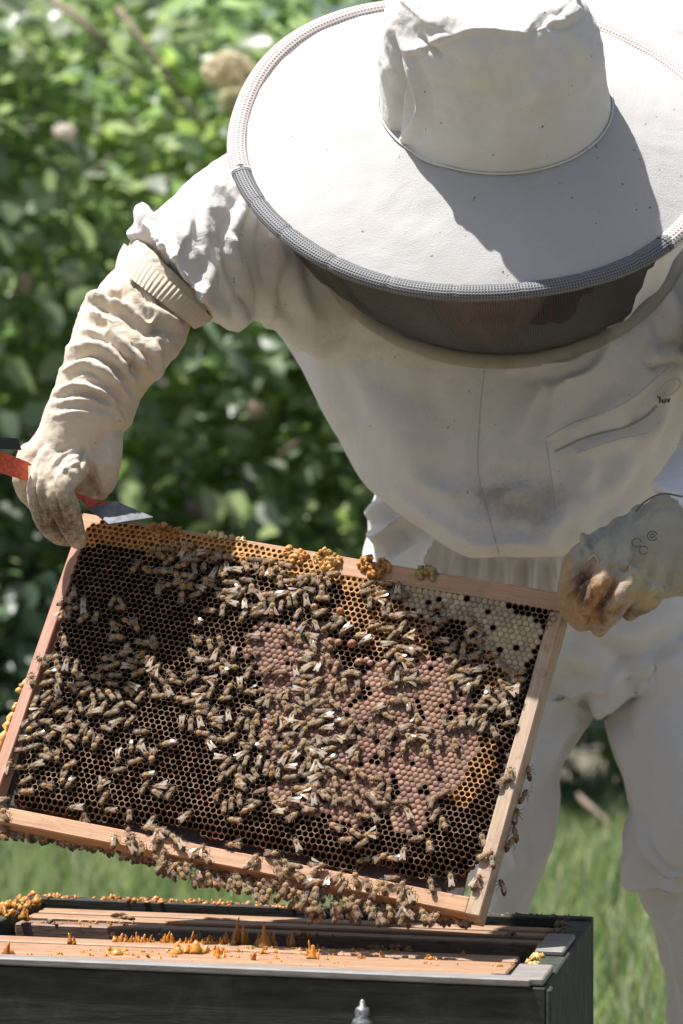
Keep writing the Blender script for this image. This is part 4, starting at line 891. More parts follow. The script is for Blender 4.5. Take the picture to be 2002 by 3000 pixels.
M_jacket = cloth('jacket_cotton', (.74, .72, .70), dirt=(.5, .43, .33), amount=.35, scale=5, speck=.6, weave=1500, wrink=.0026, wscale=26,
                 stains=[(P(1510, 1470, 3.39), (.050, .08, .030), (.33, .27, .19), .6), (P(1440, 1440, 3.39), (.02, .08, .012), (.36, .3, .2), .5), (P(1020, 1010, 3.40), (.035, .08, .02), (.45, .36, .27), .55), (P(628, 505, 3.33), (.008, .05, .014), (.7, .38, .16), .8),
                         (P(780, 860, 3.4), (.012, .06, .02), (.5, .42, .34), .4), (P(1300, 1180, 3.4), (.07, .08, .06), (.62, .56, .45), .3)])
M_trous = cloth('trouser_cotton', (.70, .68, .66), dirt=(.5, .45, .38), amount=.25, scale=4, weave=1500, wrink=.003, wscale=22)
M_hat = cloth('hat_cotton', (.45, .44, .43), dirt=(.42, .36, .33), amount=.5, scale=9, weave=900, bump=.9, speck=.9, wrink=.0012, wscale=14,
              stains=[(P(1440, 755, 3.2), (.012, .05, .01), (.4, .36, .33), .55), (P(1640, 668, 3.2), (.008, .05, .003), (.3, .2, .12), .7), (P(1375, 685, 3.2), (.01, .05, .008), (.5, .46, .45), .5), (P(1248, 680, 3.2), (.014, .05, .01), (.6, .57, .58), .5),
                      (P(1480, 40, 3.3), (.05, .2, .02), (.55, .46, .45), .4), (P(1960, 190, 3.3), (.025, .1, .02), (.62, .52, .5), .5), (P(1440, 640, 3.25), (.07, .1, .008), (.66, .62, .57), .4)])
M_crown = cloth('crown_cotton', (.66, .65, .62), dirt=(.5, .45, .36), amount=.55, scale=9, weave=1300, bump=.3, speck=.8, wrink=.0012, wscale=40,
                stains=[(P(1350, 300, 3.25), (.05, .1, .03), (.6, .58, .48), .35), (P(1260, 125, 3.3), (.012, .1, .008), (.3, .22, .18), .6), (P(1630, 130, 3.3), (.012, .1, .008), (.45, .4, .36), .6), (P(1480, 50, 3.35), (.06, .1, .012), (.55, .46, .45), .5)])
M_gloveL = cloth('cream_glove', (.58, .50, .40), dirt=(.42, .34, .24), amount=.4, scale=16, weave=1200, speck=.7, rough=.85, wrink=.0012, wscale=60,
                 stains=[(P(165, 1530, 3.13), (.042, .12, .033), (.12, .082, .045), .95), (P(60, 1400, 3.17), (.012, .1, .02), (.45, .39, .27), .7), (P(310, 1410, 3.16), (.02, .1, .03), (.45, .34, .24), .6), (P(180, 1440, 3.15), (.035, .1, .01), (.4, .33, .22), .5), (P(420, 870, 3.15), (.03, .1, .02), (.52, .42, .3), .4)])  # darkest stain: finger grime, its colour deepened to stand in for shade
M_gloveR = cloth('grey_glove', (.35, .33, .27), dirt=(.26, .25, .2), amount=.75, scale=18, weave=900, rough=.75, wrink=.0016, wscale=70,
                 stains=[(P(1725, 1765, 3.03), (.045, .12, .040), (.36, .17, .045), .95), (P(1900, 1760, 3.05), (.03, .1, .014), (.45, .3, .12), .7), (P(1900, 1690, 3.05), (.02, .1, .02), (.5, .42, .22), .6), (P(1712, 1730, 3.05), (.008, .1, .024), (.05, .04, .03), .9), (P(1655, 1650, 3.05), (.012, .1, .03), (.32, .22, .1), .8),
                         (P(1800, 1560, 3.05), (.05, .1, .02), (.27, .27, .23), .6), (P(1765, 1790, 3.05), (.006, .1, .02), (.08, .05, .03), .8), (P(1880, 1800, 3.05), (.03, .1, .006), (.14, .09, .05), .7)])  # the near-black ovals lie along the creases between the fingers
M_rib = cloth('ribbed_knit', (.62, .53, .41), dirt=(.45, .36, .25), amount=.3, scale=20, weave=1500)
M_skin = plain('skin', (.62, .38, .30), rough=.55, var=.1)

# torso and sleeves: one continuous jacket
torso = loft([(1380, 1642, 1580, 1640, 3.47, .05), (1290, 1592, 1690, 1622, 3.50, .095), (1180, 1502, 1850, 1560, 3.53, .13), (1090, 1420, 1960, 1460, 3.56, .15), (1030, 1330, 2040, 1340, 3.57, .165),
              (962, 1200, 2110, 1200, 3.58, .175), (905, 1090, 2150, 1090, 3.59, .18), (850, 1010, 2180, 1000, 3.60, .185), (800, 930, 2200, 900, 3.60, .18), (800, 800, 2210, 780, 3.60, .165), (840, 650, 2220, 600, 3.62, .15),
              (900, 500, 2200, 400, 3.66, .14), (1000, 350, 2170, 180, 3.70, .13), (1100, 200, 2130, 0, 3.74, .12), (1200, 100, 2080, -120, 3.8, .09)], 90, 110, 2.3)
sleeveL = loft([(960, 430, 1100, 1040, 3.56, .12), (800, 425, 920, 1040, 3.48, .11), (690, 445, 770, 945, 3.40, .09), (610, 505, 715, 955, 3.345, .082), (545, 555, 695, 970, 3.33, .075), (480, 600, 655, 945, 3.295, .068), (410, 650, 618, 918, 3.262, .064)], 50, 72, 2.1)
sleeveR = loft([(2000, 700, 2330, 700, 3.55, .11), (2020, 1000, 2320, 1000, 3.40, .095), (2005, 1250, 2290, 1300, 3.27, .08), (1935, 1390, 2200, 1560, 3.17, .068), (1915, 1420, 2140, 1640, 3.13, .06)], 40, 60, 2.1)
puffs = [chain([(418, 612, 3.25, 27), (418, 634, 3.245, 32), (455, 668, 3.25, 44), (530, 740, 3.27, 66)]), chain([(386, 690, 3.25, 24), (412, 690, 3.245, 30), (455, 700, 3.25, 38), (510, 760, 3.265, 55)])]
jk = union([torso, sleeveL, sleeveR] + puffs, .0026, 4)
sculpt(jk, [
    # left sleeve folds
    (((565, 560), (548, 680), (500, 760), (470, 730)), 20, .005, 'f'), (((665, 470), (600, 590), (594, 690), (640, 777), (676, 880)), 18, .008, 'g'), (((708, 590), (676, 707), (700, 803), (735, 900)), 14, .009, 'w'),
    (((640, 760), (600, 850), (560, 900)), 18, .006, 'w'), (((520, 620), (500, 700), (530, 800), (620, 900)), 20, .005, 'w'), (((690, 640), (660, 690), (700, 740)), 8, .003, 'w'), (((740, 620), (715, 720), (745, 830), (790, 930)), 16, .005, 'w'),
    (((680, 880), (700, 930), (720, 940)), 14, .006, 'r'), (((780, 640), (800, 760), (790, 870), (820, 960)), 20, .006, 'w'), (((800, 910), (782, 950), (800, 990)), 9, .006, 'w'),
    (((820, 700), (870, 850), (930, 960)), 26, .006, 'w'),
    # chest and belly
    (((900, 1030), (960, 1150), (1020, 1260)), 30, 0.00775, 'w'), (((1060, 1060), (1120, 1230), (1260, 1400)), 60, 0.00930, 'r'), (((1010, 960), (1100, 1100), (1300, 1200)), 50, -0.00620, 'r'),
    (((1595, 1285), (1612, 1180), (1640, 1125), (1720, 1090), (1770, 1030), (1800, 960)), 34, 0.01860, 'f'), (((1520, 1285), (1560, 1180), (1610, 1090)), 22, 0.00930, 'w'), (((1605, 1285), (1750, 1215), (1850, 1165), (1930, 1100), (1990, 1040)), 30, 0.01085, 'g'),
    (((1630, 1330), (1740, 1277), (1850, 1248), (1925, 1187)), 9, -0.00775, 'r'), (((1640, 1350), (1760, 1300), (1880, 1270), (1990, 1190)), 20, 0.00775, 'r'), (((1900, 1010), (1910, 1050), (1960, 1040), (2000, 1030)), 13, 0.01240, 'w'), (((1990, 1040), (1930, 1200), (1880, 1330)), 26, 0.01085, 'w'),
    (((1600, 1290), (1640, 1480), (1600, 1600)), 26, 0.00775, 'w'), (((1480, 1080), (1560, 1070), (1680, 1060), (1760, 1000)), 16, 0.00930, 'w'), (((1800, 1100), (1740, 1180), (1650, 1250)), 30, -0.00930, 'r'), (((1750, 1350), (1700, 1450), (1660, 1560)), 40, 0.01240, 'w'),
    (((1850, 1330), (1800, 1420), (1720, 1500)), 26, 0.01085, 'w'), (((1420, 1480), (1500, 1440), (1600, 1470)), 26, 0.00620, 'w'), (((1300, 1560), (1400, 1600), (1520, 1590), (1640, 1610)), 20, 0.00620, 'w'), (((1180, 1380), (1290, 1440), (1420, 1430)), 30, 0.00620, 'w'),
    (((1250, 1100), (1300, 1250), (1290, 1400)), 40, -0.00465, 'r'), (((1900, 830), (1960, 900), (2000, 1000)), 30, 0.00930, 'w'), (((1150, 1440), (1250, 1520), (1330, 1570)), 16, 0.00465, 'w'),
    (((1409, 1100), (1402, 1250), (1404, 1400), (1430, 1500), (1462, 1625)), 7, -0.00341, 'r')])
relax(jk, 3); V, N = get_vn(jk); x_, y_ = proj(V)
jw = .0050 * fbm(V * np.array([1, 1, .55]), 8, 31) + .0014 * ridged(V * np.array([1.3, 1, .6]), 16, 33) * np.clip((1100 - x_) / 300, .5, 1.3) + .0010 * ridged(V, 42, 37, 2) * np.clip((1000 - x_) / 300, .25, 1.2)
set_v(jk, V + N * jw[:, None]); jbvh = bvh_of(jk)
jacket = finish('jacket', jk, M_jacket)

M_thread = plain('seam_thread', (.5, .46, .4), rough=.9); M_dark = plain('black_nylon', (.03, .03, .035), rough=.6)
def surfline(name, bv, pts, r, mat, par, off=.0002, m=60, n=5, fb=3.4):
    q = [onsurf(bv, a, c, off, fb) for a, c in catmull(pts, m)]
    return pl(MB().tube(q, r, n).build(name, mat, None, smooth=True), par)
surfline('seam', jbvh, [(1420, 1085), (1408, 1200), (1402, 1380), (1430, 1500), (1462, 1622)], .0007, M_thread, jacket, -.0003)
surfline('seam', jbvh, [(1598, 1282), (1690, 1235), (1780, 1205), (1860, 1160), (1960, 1075)], .0006, M_thread, jacket, -.0002)
surfline('seam', jbvh, [(1600, 1290), (1616, 1400), (1628, 1490)], .0005, M_thread, jacket, -.0002)
surfline('zip', jbvh, [(1626, 1322), (1720, 1280), (1830, 1252), (1890, 1222), (1925, 1188)], .0013, plain('zip_tape', (.36, .35, .36), rough=.7), jacket, 0)
surfline('seam', jbvh, [(1690, 1326), (1800, 1290), (1900, 1268)], .0005, M_thread, jacket, -.0002)
c = onsurf(jbvh, 1964, 1136, .004); rg = []
for k in range(33):
    t = 2 * math.pi * k / 32; a, b2 = 36 * math.cos(t), 19 * math.sin(t); e = math.radians(38); rg.append(c + np.array([(a * math.cos(e) - b2 * math.sin(e)) * .00031, -.002 + .0008 * math.sin(t * 2), (a * math.sin(e) + b2 * math.cos(e)) * .00031]))
pl(MB().tube(rg, .0011, 8, cap=False).build('pull_ring', plain('ivory_plastic', (.66, .63, .54), .4), None, smooth=True), jacket)
for st in (((1926, 1162), (1934, 1166), (1933, 1180)), ((1941, 1170), (1941, 1179), (1946, 1180), (1950, 1176), (1950, 1168)), ((1956, 1170), (1962, 1177)), ((1963, 1168), (1957, 1178))):
    q = [onsurf(jbvh, a, c2, .0006) for a, c2 in st]; pl(MB().tube(q, .00075, 5).build('label_mark', M_dark, None), jacket)

# trousers
pel = loft([(1120, 1360, 1960, 1360, 3.74, .10), (1082, 1440, 2000, 1440, 3.74, .12), (1066, 1540, 2030, 1540, 3.74, .13), (1058, 1650, 2050, 1650, 3.74, .13), (1075, 1800, 2070, 1800, 3.74, .13), (1120, 1950, 2080, 1950, 3.74, .12), (1250, 2040, 2050, 2040, 3.74, .09)], 50, 90, 2.3)
legL = loft([(1110, 1800, 1740, 1850, 3.75, .11), (1180, 2000, 1752, 2020, 3.74, .108), (1230, 2120, 1722, 2130, 3.73, .105), (1290, 2260, 1662, 2265, 3.72, .10), (1340, 2400, 1652, 2400, 3.72, .09), (1365, 2520, 1612, 2540, 3.73, .085), (1375, 2680, 1562, 2680, 3.75, .08), (1378, 2950, 1550, 2950, 3.77, .075), (1370, 4060, 1570, 4060, 3.78, .075)], 80, 60, 2.2)
legR = loft([(1735, 1880, 2120, 1850, 3.75, .11), (1772, 2070, 2130, 2060, 3.73, .108), (1800, 2200, 2140, 2200, 3.70, .105), (1842, 2350, 2160, 2350, 3.68, .10), (1848, 2500, 2170, 2500, 3.68, .095), (1885, 2620, 2190, 2620, 3.70, .09), (1925, 2800, 2200, 2800, 3.73, .085), (1946, 3000, 2210, 3000, 3.75, .08), (1955, 4060, 2200, 4060, 3.78, .08)], 80, 60, 2.2)
tr = union([pel, legL, legR], .0038, 3)
sculpt(tr, [(((1110, 1450), (1090, 1520), (1120, 1600)), 20, 0.01280, 'w'), (((1290, 1500), (1180, 1520), (1080, 1600)), 20, 0.01920, 'w'), (((1290, 1560), (1260, 1640), (1250, 1700)), 14, 0.01920, 'f'), (((1340, 1600), (1330, 1680), (1320, 1760)), 12, 0.01600, 'w'), (((1420, 1620), (1410, 1720)), 12, 0.01280, 'w'),
            (((1500, 1640), (1490, 1750)), 14, 0.01280, 'w'), (((1560, 1640), (1560, 1760)), 12, 0.01280, 'w'), (((1620, 1640), (1640, 1760)), 12, 0.00960, 'w'), (((1110, 1620), (1150, 1560), (1220, 1540)), 14, 0.00960, 'w'),
            (((1600, 2060), (1700, 2020), (1850, 1960), (2000, 1930)), 30, 0.01600, 'f'), (((1740, 2080), (1760, 2040), (1900, 2000)), 18, 0.01440, 'w'), (((1640, 1900), (1760, 1960), (1760, 2060)), 36, 0.01440, 'w'), (((1990, 1780), (1850, 1850), (1700, 1870)), 40, 0.01280, 'w'),
            (((1640, 2100), (1560, 2300), (1500, 2500)), 30, 0.00960, 'w'), (((1700, 2110), (1640, 2180), (1600, 2320)), 18, 0.00960, 'w'), (((1800, 2110), (1850, 2250), (1880, 2400)), 20, 0.00960, 'w'), (((1842, 2380), (1852, 2480), (1900, 2580), (2000, 2620)), 14, 0.01920, 'g'), (((1870, 2350), (1890, 2480), (1950, 2560), (2010, 2570)), 8, 0.00800, 'w'),
            (((1850, 2500), (1900, 2620), (1960, 2760)), 20, 0.01280, 'w'), (((1960, 2640), (1990, 2800), (2000, 2950)), 22, 0.00960, 'w'), (((1480, 2380), (1520, 2560)), 20, 0.00800, 'w')])
V, N = get_vn(tr); set_v(tr, V + N * (.006 * fbm(V * np.array([1, 1, .45]), 7, 41) + .0024 * ridged(V * np.array([1, 1, .5]), 11, 43) + .001 * ridged(V, 34, 45, 2))[:, None])
trousers = finish('trousers', tr, M_trous); tbvh = bvh_of(tr)
M_boot = plain('boot_rubber', (.06, .07, .05), rough=.5)
for px_ in (1470, 2075):
    g0 = P(px_, 4100, 3.78); b = MB(); b.ball((g0[0], 3.70, .045), (.052, 0, 0), (0, .15, 0), (0, 0, .05), 16, 10); b.tube([(g0[0], 3.78, .05), (g0[0], 3.78, .14), (g0[0], 3.785, .22)], [.05, .053, .058], 16)
    b.box((g0[0], 3.70, .011), (.05, 0, 0), (0, .14, 0), (0, 0, .011), .006)
    pl(b.build('boot', M_boot, None, smooth=False))

# ---- hat frame of reference
HN = np.array([0, -.68, .733]); HN /= np.linalg.norm(HN); HU = np.array([0, -.733, -.68]); HU /= np.linalg.norm(HU); HX = np.array([1.0, 0, 0])
HC = P(1402, 412, 3.20); RB = 706 / F * 3.20
def hp(r, t, n): return HC + r * (math.cos(t) * HX + math.sin(t) * HU) + n * HN
# body: head, neck, shoulders and arms as one figure inside the suit
CC = HC + HX * .014
hc = CC - HN * .048
def ell(c, ax, ay, az): b = MB().ball(c, ax, ay, az, 24, 16); return np.array(b.V), b.F
sh_ = [ell(hc, HX * .078, HU * .098, HN * .108), ell(hc - HN * .07 + HU * .018, HX * .058, HU * .07, HN * .06), ell(hc + HU * .102 - HN * .025, HX * .012, HU * .02, HN * .026), ell(hc - HN * .108 + HU * .055, HX * .024, HU * .022, HN * .018),
       ell(hc + HX * .078 - HN * .02, HX * .012, HU * .02, HN * .032), ell(hc - HX * .078 - HN * .02, HX * .012, HU * .02, HN * .032), ell(hc - HN * .088 + HU * .09, HX * .024, HU * .01, HN * .008)]
def limb(pts, rs): b = MB().tube(pts, rs, 20); return np.array(b.V), b.F
sh_ += [limb([hc - HN * .06 - HU * .02, hc - HN * .14 - HU * .03, P(1480, 760, 3.60)], [.055, .055, .06]),
        limb([P(1040, 720, 3.60), P(1480, 700, 3.63), P(2020, 680, 3.60)], [.06, .085, .06]), limb([P(1480, 800, 3.62), P(1500, 1050, 3.62), P(1530, 1350, 3.68), P(1540, 1560, 3.74)], [.10, .12, .095, .09]),
        limb([P(1040, 720, 3.62), P(880, 740, 3.51), P(640, 770, 3.37)], [.055, .042, .032]), limb([P(640, 770, 3.37), P(500, 800, 3.29), P(380, 960, 3.22), P(250, 1240, 3.18)], [.032, .030, .028, .022]),
        limb([P(2020, 680, 3.62), P(2150, 820, 3.55), P(2170, 1050, 3.40), P(2110, 1500, 3.14)], [.05, .04, .035, .024]), limb([P(1390, 1720, 3.74), P(1470, 2150, 3.74), P(1480, 2600, 3.75), P(1470, 3950, 3.79)], [.06, .05, .022, .022]),
        limb([P(1840, 1720, 3.74), P(1970, 2150, 3.73), P(2050, 2600, 3.70), P(2075, 3950, 3.79)], [.06, .05, .022, .022])]
bd = union(sh_, .005, 3); finish('body', bd, M_skin)
eye = plain('eye_white', (.7, .68, .66), .3)
for s_ in (-1, 1): pl(MB().ball(hc + HX * .032 * s_ + HU * .086 - HN * .004, HX * .012, HU * .012, HN * .011, 10, 8).build('eye', eye, None, smooth=True))
M_shirt = plain('maroon_shirt', (.22, .035, .045), rough=.9, bump=.5, s=60)
s1 = ell(P(1600, 890, 3.48), HX * .085, np.array([0, .07, 0]), np.array([0, 0, .075])); s2 = ell(P(1300, 850, 3.51), HX * .09, np.array([0, .07, 0]), np.array([0, 0, .06]))
sm_ = union([s1, s2], .005, 4); V, N = get_vn(sm_); set_v(sm_, V + N * (.006 * fbm(V, 22, 3))[:, None]); finish('shirt', sm_, M_shirt)

# ---- hat
hat = empty('hat', tuple(HC - po), person)
nr, nt = 34, 220; Vh = []
for i in range(nr):
    s = i / (nr - 1); r = .096 + (RB - .096) * s
    for k in range(nt):
        t = 2 * math.pi * k / nt; dx = .014 * (1 - s); h = .043 * (1 - s) ** .9 + .005 * s * math.sin(2 * t + .6) + .0035 * s * math.sin(3 * t + 2) + .002 * math.sin(5 * t + 1) * s
        Vh.append(hp(r, t, h) + HX * dx)
top_ = np.array(Vh); bot_ = top_ - HN * .0022; nn_ = nr * nt
i, k = np.meshgrid(np.arange(nr - 1), np.arange(nt), indexing='ij'); k2 = (k + 1) % nt
Q = np.stack([i * nt + k, (i + 1) * nt + k, (i + 1) * nt + k2, i * nt + k2], -1).reshape(-1, 4); Q2 = (Q + nn_)[:, ::-1]
kk = np.arange(nt); e1 = np.stack([(nr - 1) * nt + kk, (nr - 1) * nt + kk + nn_, (nr - 1) * nt + (kk + 1) % nt + nn_, (nr - 1) * nt + (kk + 1) % nt], -1)
me = mesh_raw('brim', np.vstack([top_, bot_]), np.vstack([Q, Q2, e1])); V, N = get_vn(me); set_v(me, V + HN * (.0009 * fbm(V, 18, 51) + .0006 * fbm(V, 50, 52))[:, None])
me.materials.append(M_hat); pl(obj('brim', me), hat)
def rimpt(t): return hp(RB, t, .005 * math.sin(2 * t + .6) + .0035 * math.sin(3 * t + 2) + .002 * math.sin(5 * t + 1))
# crown with its slumped, creased top
nc_, ct_ = 130, 400; Vc = []
for i in range(nc_):
    s = i / (nc_ - 1) * 1.42
    for k in range(ct_):
        t = 2 * math.pi * k / ct_
        if s <= 1: r = .1025 - .010 * s - .018 * s ** 3; n = .040 + .122 * s
        else: q = (s - 1) / .42; r = .0745 * math.cos(q * math.pi / 2) ** .55 if q < .999 else .0005; n = .162 + .016 * math.sin(q * math.pi / 2) - .02 * q * q
        wob = 1 + (.03 * math.sin(2 * t + 1) + .02 * math.sin(3 * t + .3) + .015 * math.sin(7 * t)) * min(s, 1.2)
        Vc.append(CC + r * wob * (math.cos(t) * HX + math.sin(t) * HU) + n * HN - HX * .010 * min(s, 1.1))
i, k = np.meshgrid(np.arange(nc_ - 1), np.arange(ct_), indexing='ij'); k2 = (k + 1) % ct_
Q = np.stack([i * ct_ + k, (i + 1) * ct_ + k, (i + 1) * ct_ + k2, i * ct_ + k2], -1).reshape(-1, 4)
me = mesh_raw('crown', np.array(Vc), np.vstack([Q, np.array([[(nc_ - 1) * ct_ + a for a in (300, 200, 100, 0)]])]))
sculpt(me, [(((1150, 100), (1172, 180), (1160, 300), (1152, 440)), 10, -.012, 'r'), (((1185, 150), (1215, 230), (1225, 330), (1175, 420)), 13, .008, 'w'), (((1160, 80), (1200, 150), (1280, 120), (1400, 85), (1570, 100)), 16, .006, 'g'), (((1230, 100), (1262, 140), (1300, 170)), 9, -.008, 'r'),
            (((1560, 120), (1600, 50), (1680, 60)), 15, -.006, 'r'), (((1590, 20), (1640, 60), (1700, 20)), 13, .005, 'w'), (((1700, 100), (1720, 200), (1690, 320)), 26, .005, 'w'), (((1640, 150), (1590, 250), (1520, 330)), 34, .005, 'w'), (((1300, 200), (1400, 300), (1380, 420)), 50, -.004, 'r'),
            (((1180, 440), (1250, 470), (1320, 500)), 12, .003, 'w'), (((1200, 60), (1350, 40), (1500, 30)), 24, .004, 'w')])
relax(me, 2)
V, N = get_vn(me); qn = (V - CC) @ HN; set_v(me, V + N * ((.0035 * fbm(V, 20, 61) + .0012 * fbm(V, 70, 62)) * np.clip((qn - .04) / .05, 0, 1))[:, None])
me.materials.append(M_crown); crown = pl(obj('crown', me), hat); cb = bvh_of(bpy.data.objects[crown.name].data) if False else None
sw = [CC + .1040 * (math.cos(t) * HX + math.sin(t) * HU) + .0425 * HN for t in np.linspace(0, 2 * math.pi, 120)]
pl(MB().tube(sw, .0009, 6, cap=False).build('crown_welt', M_crown, None, smooth=True), hat)

def netmat(name, a, b_, scale, rough, holes=0.0, alpha=1.0):
    """woven net: threads and dark holes on a lattice laid along the cloth (UV in metres)"""
    m, ns, ls, b = newmat(name); uv = ns.new('ShaderNodeUVMap'); uv.uv_map = 'uv'
    sx = ns.new('ShaderNodeSeparateXYZ'); ls.new(uv.outputs[0], sx.inputs[0]); outs = []
    for k in range(2):
        mu = N_(ns, 'ShaderNodeMath', operation='MULTIPLY'); mu.inputs[1].default_value = scale; ls.new(sx.outputs[k], mu.inputs[0])
        sn = N_(ns, 'ShaderNodeMath', operation='SINE'); ls.new(mu.outputs[0], sn.inputs[0]); outs.append(sn)
    mx = N_(ns, 'ShaderNodeMath', operation='MAXIMUM'); ls.new(outs[0].outputs[0], mx.inputs[0]); ls.new(outs[1].outputs[0], mx.inputs[1])
    mr = N_(ns, 'ShaderNodeMapRange'); mr.inputs['From Min'].default_value = .3 if holes else -.2; mr.inputs['From Max'].default_value = .95 if holes else .55; ls.new(mx.outputs[0], mr.inputs['Value'])
    c = N_(ns, 'ShaderNodeMix', data_type='RGBA'); c.inputs['A'].default_value = c4(a); c.inputs['B'].default_value = c4(b_); ls.new(mr.outputs['Result'], c.inputs['Factor']); ls.new(c.outputs['Result'], b.inputs['Base Color'])
    b.inputs['Roughness'].default_value = rough; b.inputs['Specular IOR Level'].default_value = .15 if holes else .5
    bp = N_(ns, 'ShaderNodeBump', i_Strength=.6, i_Distance=.0005); ls.new(mx.outputs[0], bp.inputs['Height']); ls.new(bp.outputs[0], b.inputs['Normal'])
    if holes > 0:
        al = N_(ns, 'ShaderNodeMath', operation='MULTIPLY_ADD'); al.inputs[1].default_value = holes; al.inputs[2].default_value = 1 - holes; ls.new(mr.outputs['Result'], al.inputs[0]); ls.new(al.outputs[0], b.inputs['Alpha'])
    return m
def uvtube(name, pts, ra_, rb_, axA, mat, par, n=14, close=False):
    """flattened roll; axA gives the wide direction at each point"""
    m = len(pts); V = []; UV = []; L = 0
    for i in range(m):
        d = pts[min(i + 1, m - 1)] - pts[max(i - 1, 0)]; d = d / np.linalg.norm(d); a = axA[i] - (axA[i] @ d) * d; a /= np.linalg.norm(a); b = np.cross(d, a)
        if i: L += np.linalg.norm(pts[i] - pts[i - 1])
        for k in range(n + 1):
            t = 2 * math.pi * k / n; V.append(pts[i] + ra_[i] * math.cos(t) * a + rb_[i] * math.sin(t) * b); UV.append((L, k / n * 2 * math.pi * ra_[i] * .85))
    i, k = np.meshgrid(np.arange(m - 1), np.arange(n), indexing='ij'); q = np.stack([i * (n + 1) + k, i * (n + 1) + k + 1, (i + 1) * (n + 1) + k + 1, (i + 1) * (n + 1) + k], -1).reshape(-1, 4)
    Fl = q.tolist() + [[kk_ for kk_ in range(n)], [(m - 1) * (n + 1) + kk_ for kk_ in range(n)][::-1]]
    me = mesh_raw(name, np.array(V), Fl, True, [mat]); ul = me.uv_layers.new(name='uv'); li = np.empty(len(me.loops), np.int32); me.loops.foreach_get('vertex_index', li); ul.data.foreach_set('uv', np.array(UV, np.float32)[li].ravel())
    o = obj(name, me); return pl(o, par)
M_netd = netmat('dark_net_roll', (.025, .027, .03), (.17, .175, .185), 2 * math.pi / .0026, .5)
M_netl = netmat('pale_net_roll', (.26, .215, .20), (.60, .55, .52), 2 * math.pi / .0036, .8)
def rim(t0, t1, m, r0, r1, mat, name, dips=()):
    ts = np.linspace(t0, t1, m); pts = [rimpt(t) + HN * .001 for t in ts]; ax = [math.cos(t) * HX + math.sin(t) * HU for t in ts]
    k = np.array([1 - sum(.10 * math.exp(-((t - d) / .012) ** 2) for d in dips) + .03 * math.sin(9 * t) for t in ts])
    return uvtube(name, pts, r0 * k, r1 * k, ax, mat, hat)
R_ = math.radians
rim(R_(43), R_(168), 240, .0088, .0062, M_netd, 'front_net_band', [R_(q) for q in (53, 67, 82, 97, 112, 127, 142, 155)])
rim(R_(168), R_(403), 300, .0094, .0066, M_netl, 'rim_roll')
te = [R_(43), R_(168)]
for t in te:
    ax = math.cos(t) * HX + math.sin(t) * HU; tg = -math.sin(t) * HX + math.cos(t) * HU
    uvtube('band_end', [rimpt(t) + HN * .001 - tg * .004, rimpt(t) + HN * .001 + tg * .004], np.array([.0094, .0094]), np.array([.0068, .0068]), [ax, ax], M_netd, hat)

# ---- collar ring and veil
KC = (1465, 640); KA, KB = 548, 420
def ringpt(t):
    s, c = math.sin(t), math.cos(t); px, py = KC[0] + KA * c, KC[1] + KB * s; Y = 3.485 - .125 * s
    if s > -.05:
        q = onsurf(jbvh, px, py, .0015, Y)
        Y = min(max(q[1], Y - .05), Y + .05)
    return P(px, py, Y)
ts = np.linspace(0, 2 * math.pi, 161); rp = np.array([ringpt(t) for t in ts]) - np.array([0, .004, 0])
for _ in range(12): rp[:-1] = (np.roll(rp[:-1], 1, 0) + rp[:-1] * 2 + np.roll(rp[:-1], -1, 0)) / 4; rp[-1] = rp[0]
cenr = rp[:-1].mean(0); ax = [(p - cenr) / np.linalg.norm(p - cenr) * np.array([1, .2, 1]) for p in rp]
M_collar = cloth('collar_tape', (.38, .355, .29), dirt=(.15, .12, .08), amount=.8, scale=22, weave=1500)
uvtube('veil_collar', list(rp), np.full(161, .0078), np.full(161, .006), ax, M_collar, jacket, n=12)
M_veil = netmat('veil_net', (.012, .011, .013), (.05, .048, .05), 2 * math.pi / .0021, .5, holes=.68)
nv = 12; Vv = []; UV = []
for i in range(nv):
    s = i / (nv - 1)
    for k in range(161):
        t = ts[k]; a = rimpt(t) - HN * .004 - (math.cos(t) * HX + math.sin(t) * HU) * .004; ct = rp[k] + (cenr - rp[k]) / np.linalg.norm(cenr - rp[k]) * .006
        p = a * (1 - s) + ct * s; sag = math.sin(s * math.pi) * (.006 * noise(np.array([[math.cos(t) * 2, math.sin(t) * 2, s]]), 1.9, 5)[0] + .004 * math.sin(31 * t + 3 * s + 2 * math.sin(5 * t)) + .010)
        Vv.append(p + np.array([0, .3, -1]) * sag); UV.append((t * .2, s * np.linalg.norm(a - ct)))
i, k = np.meshgrid(np.arange(nv - 1), np.arange(160), indexing='ij'); Q = np.stack([i * 161 + k, (i + 1) * 161 + k, (i + 1) * 161 + k + 1, i * 161 + k + 1], -1).reshape(-1, 4)
front_ = [(R_(40 + 13 * (q[0] // 161) / 11) < ts[q[0] % 161] < R_(171)) for q in Q]; Qa = Q[np.array(front_)]; Qb = Q[~np.array(front_)]
pl(obj('hood', mesh_raw('hood', np.array(Vv), Qb, True, [M_jacket])), hat)
me = mesh_raw('veil', np.array(Vv), Qa, True, [M_veil]); ul = me.uv_layers.new(name='uv'); li = np.empty(len(me.loops), np.int32); me.loops.foreach_get('vertex_index', li); ul.data.foreach_set('uv', np.array(UV, np.float32)[li].ravel())
pl(obj('veil', me), hat)

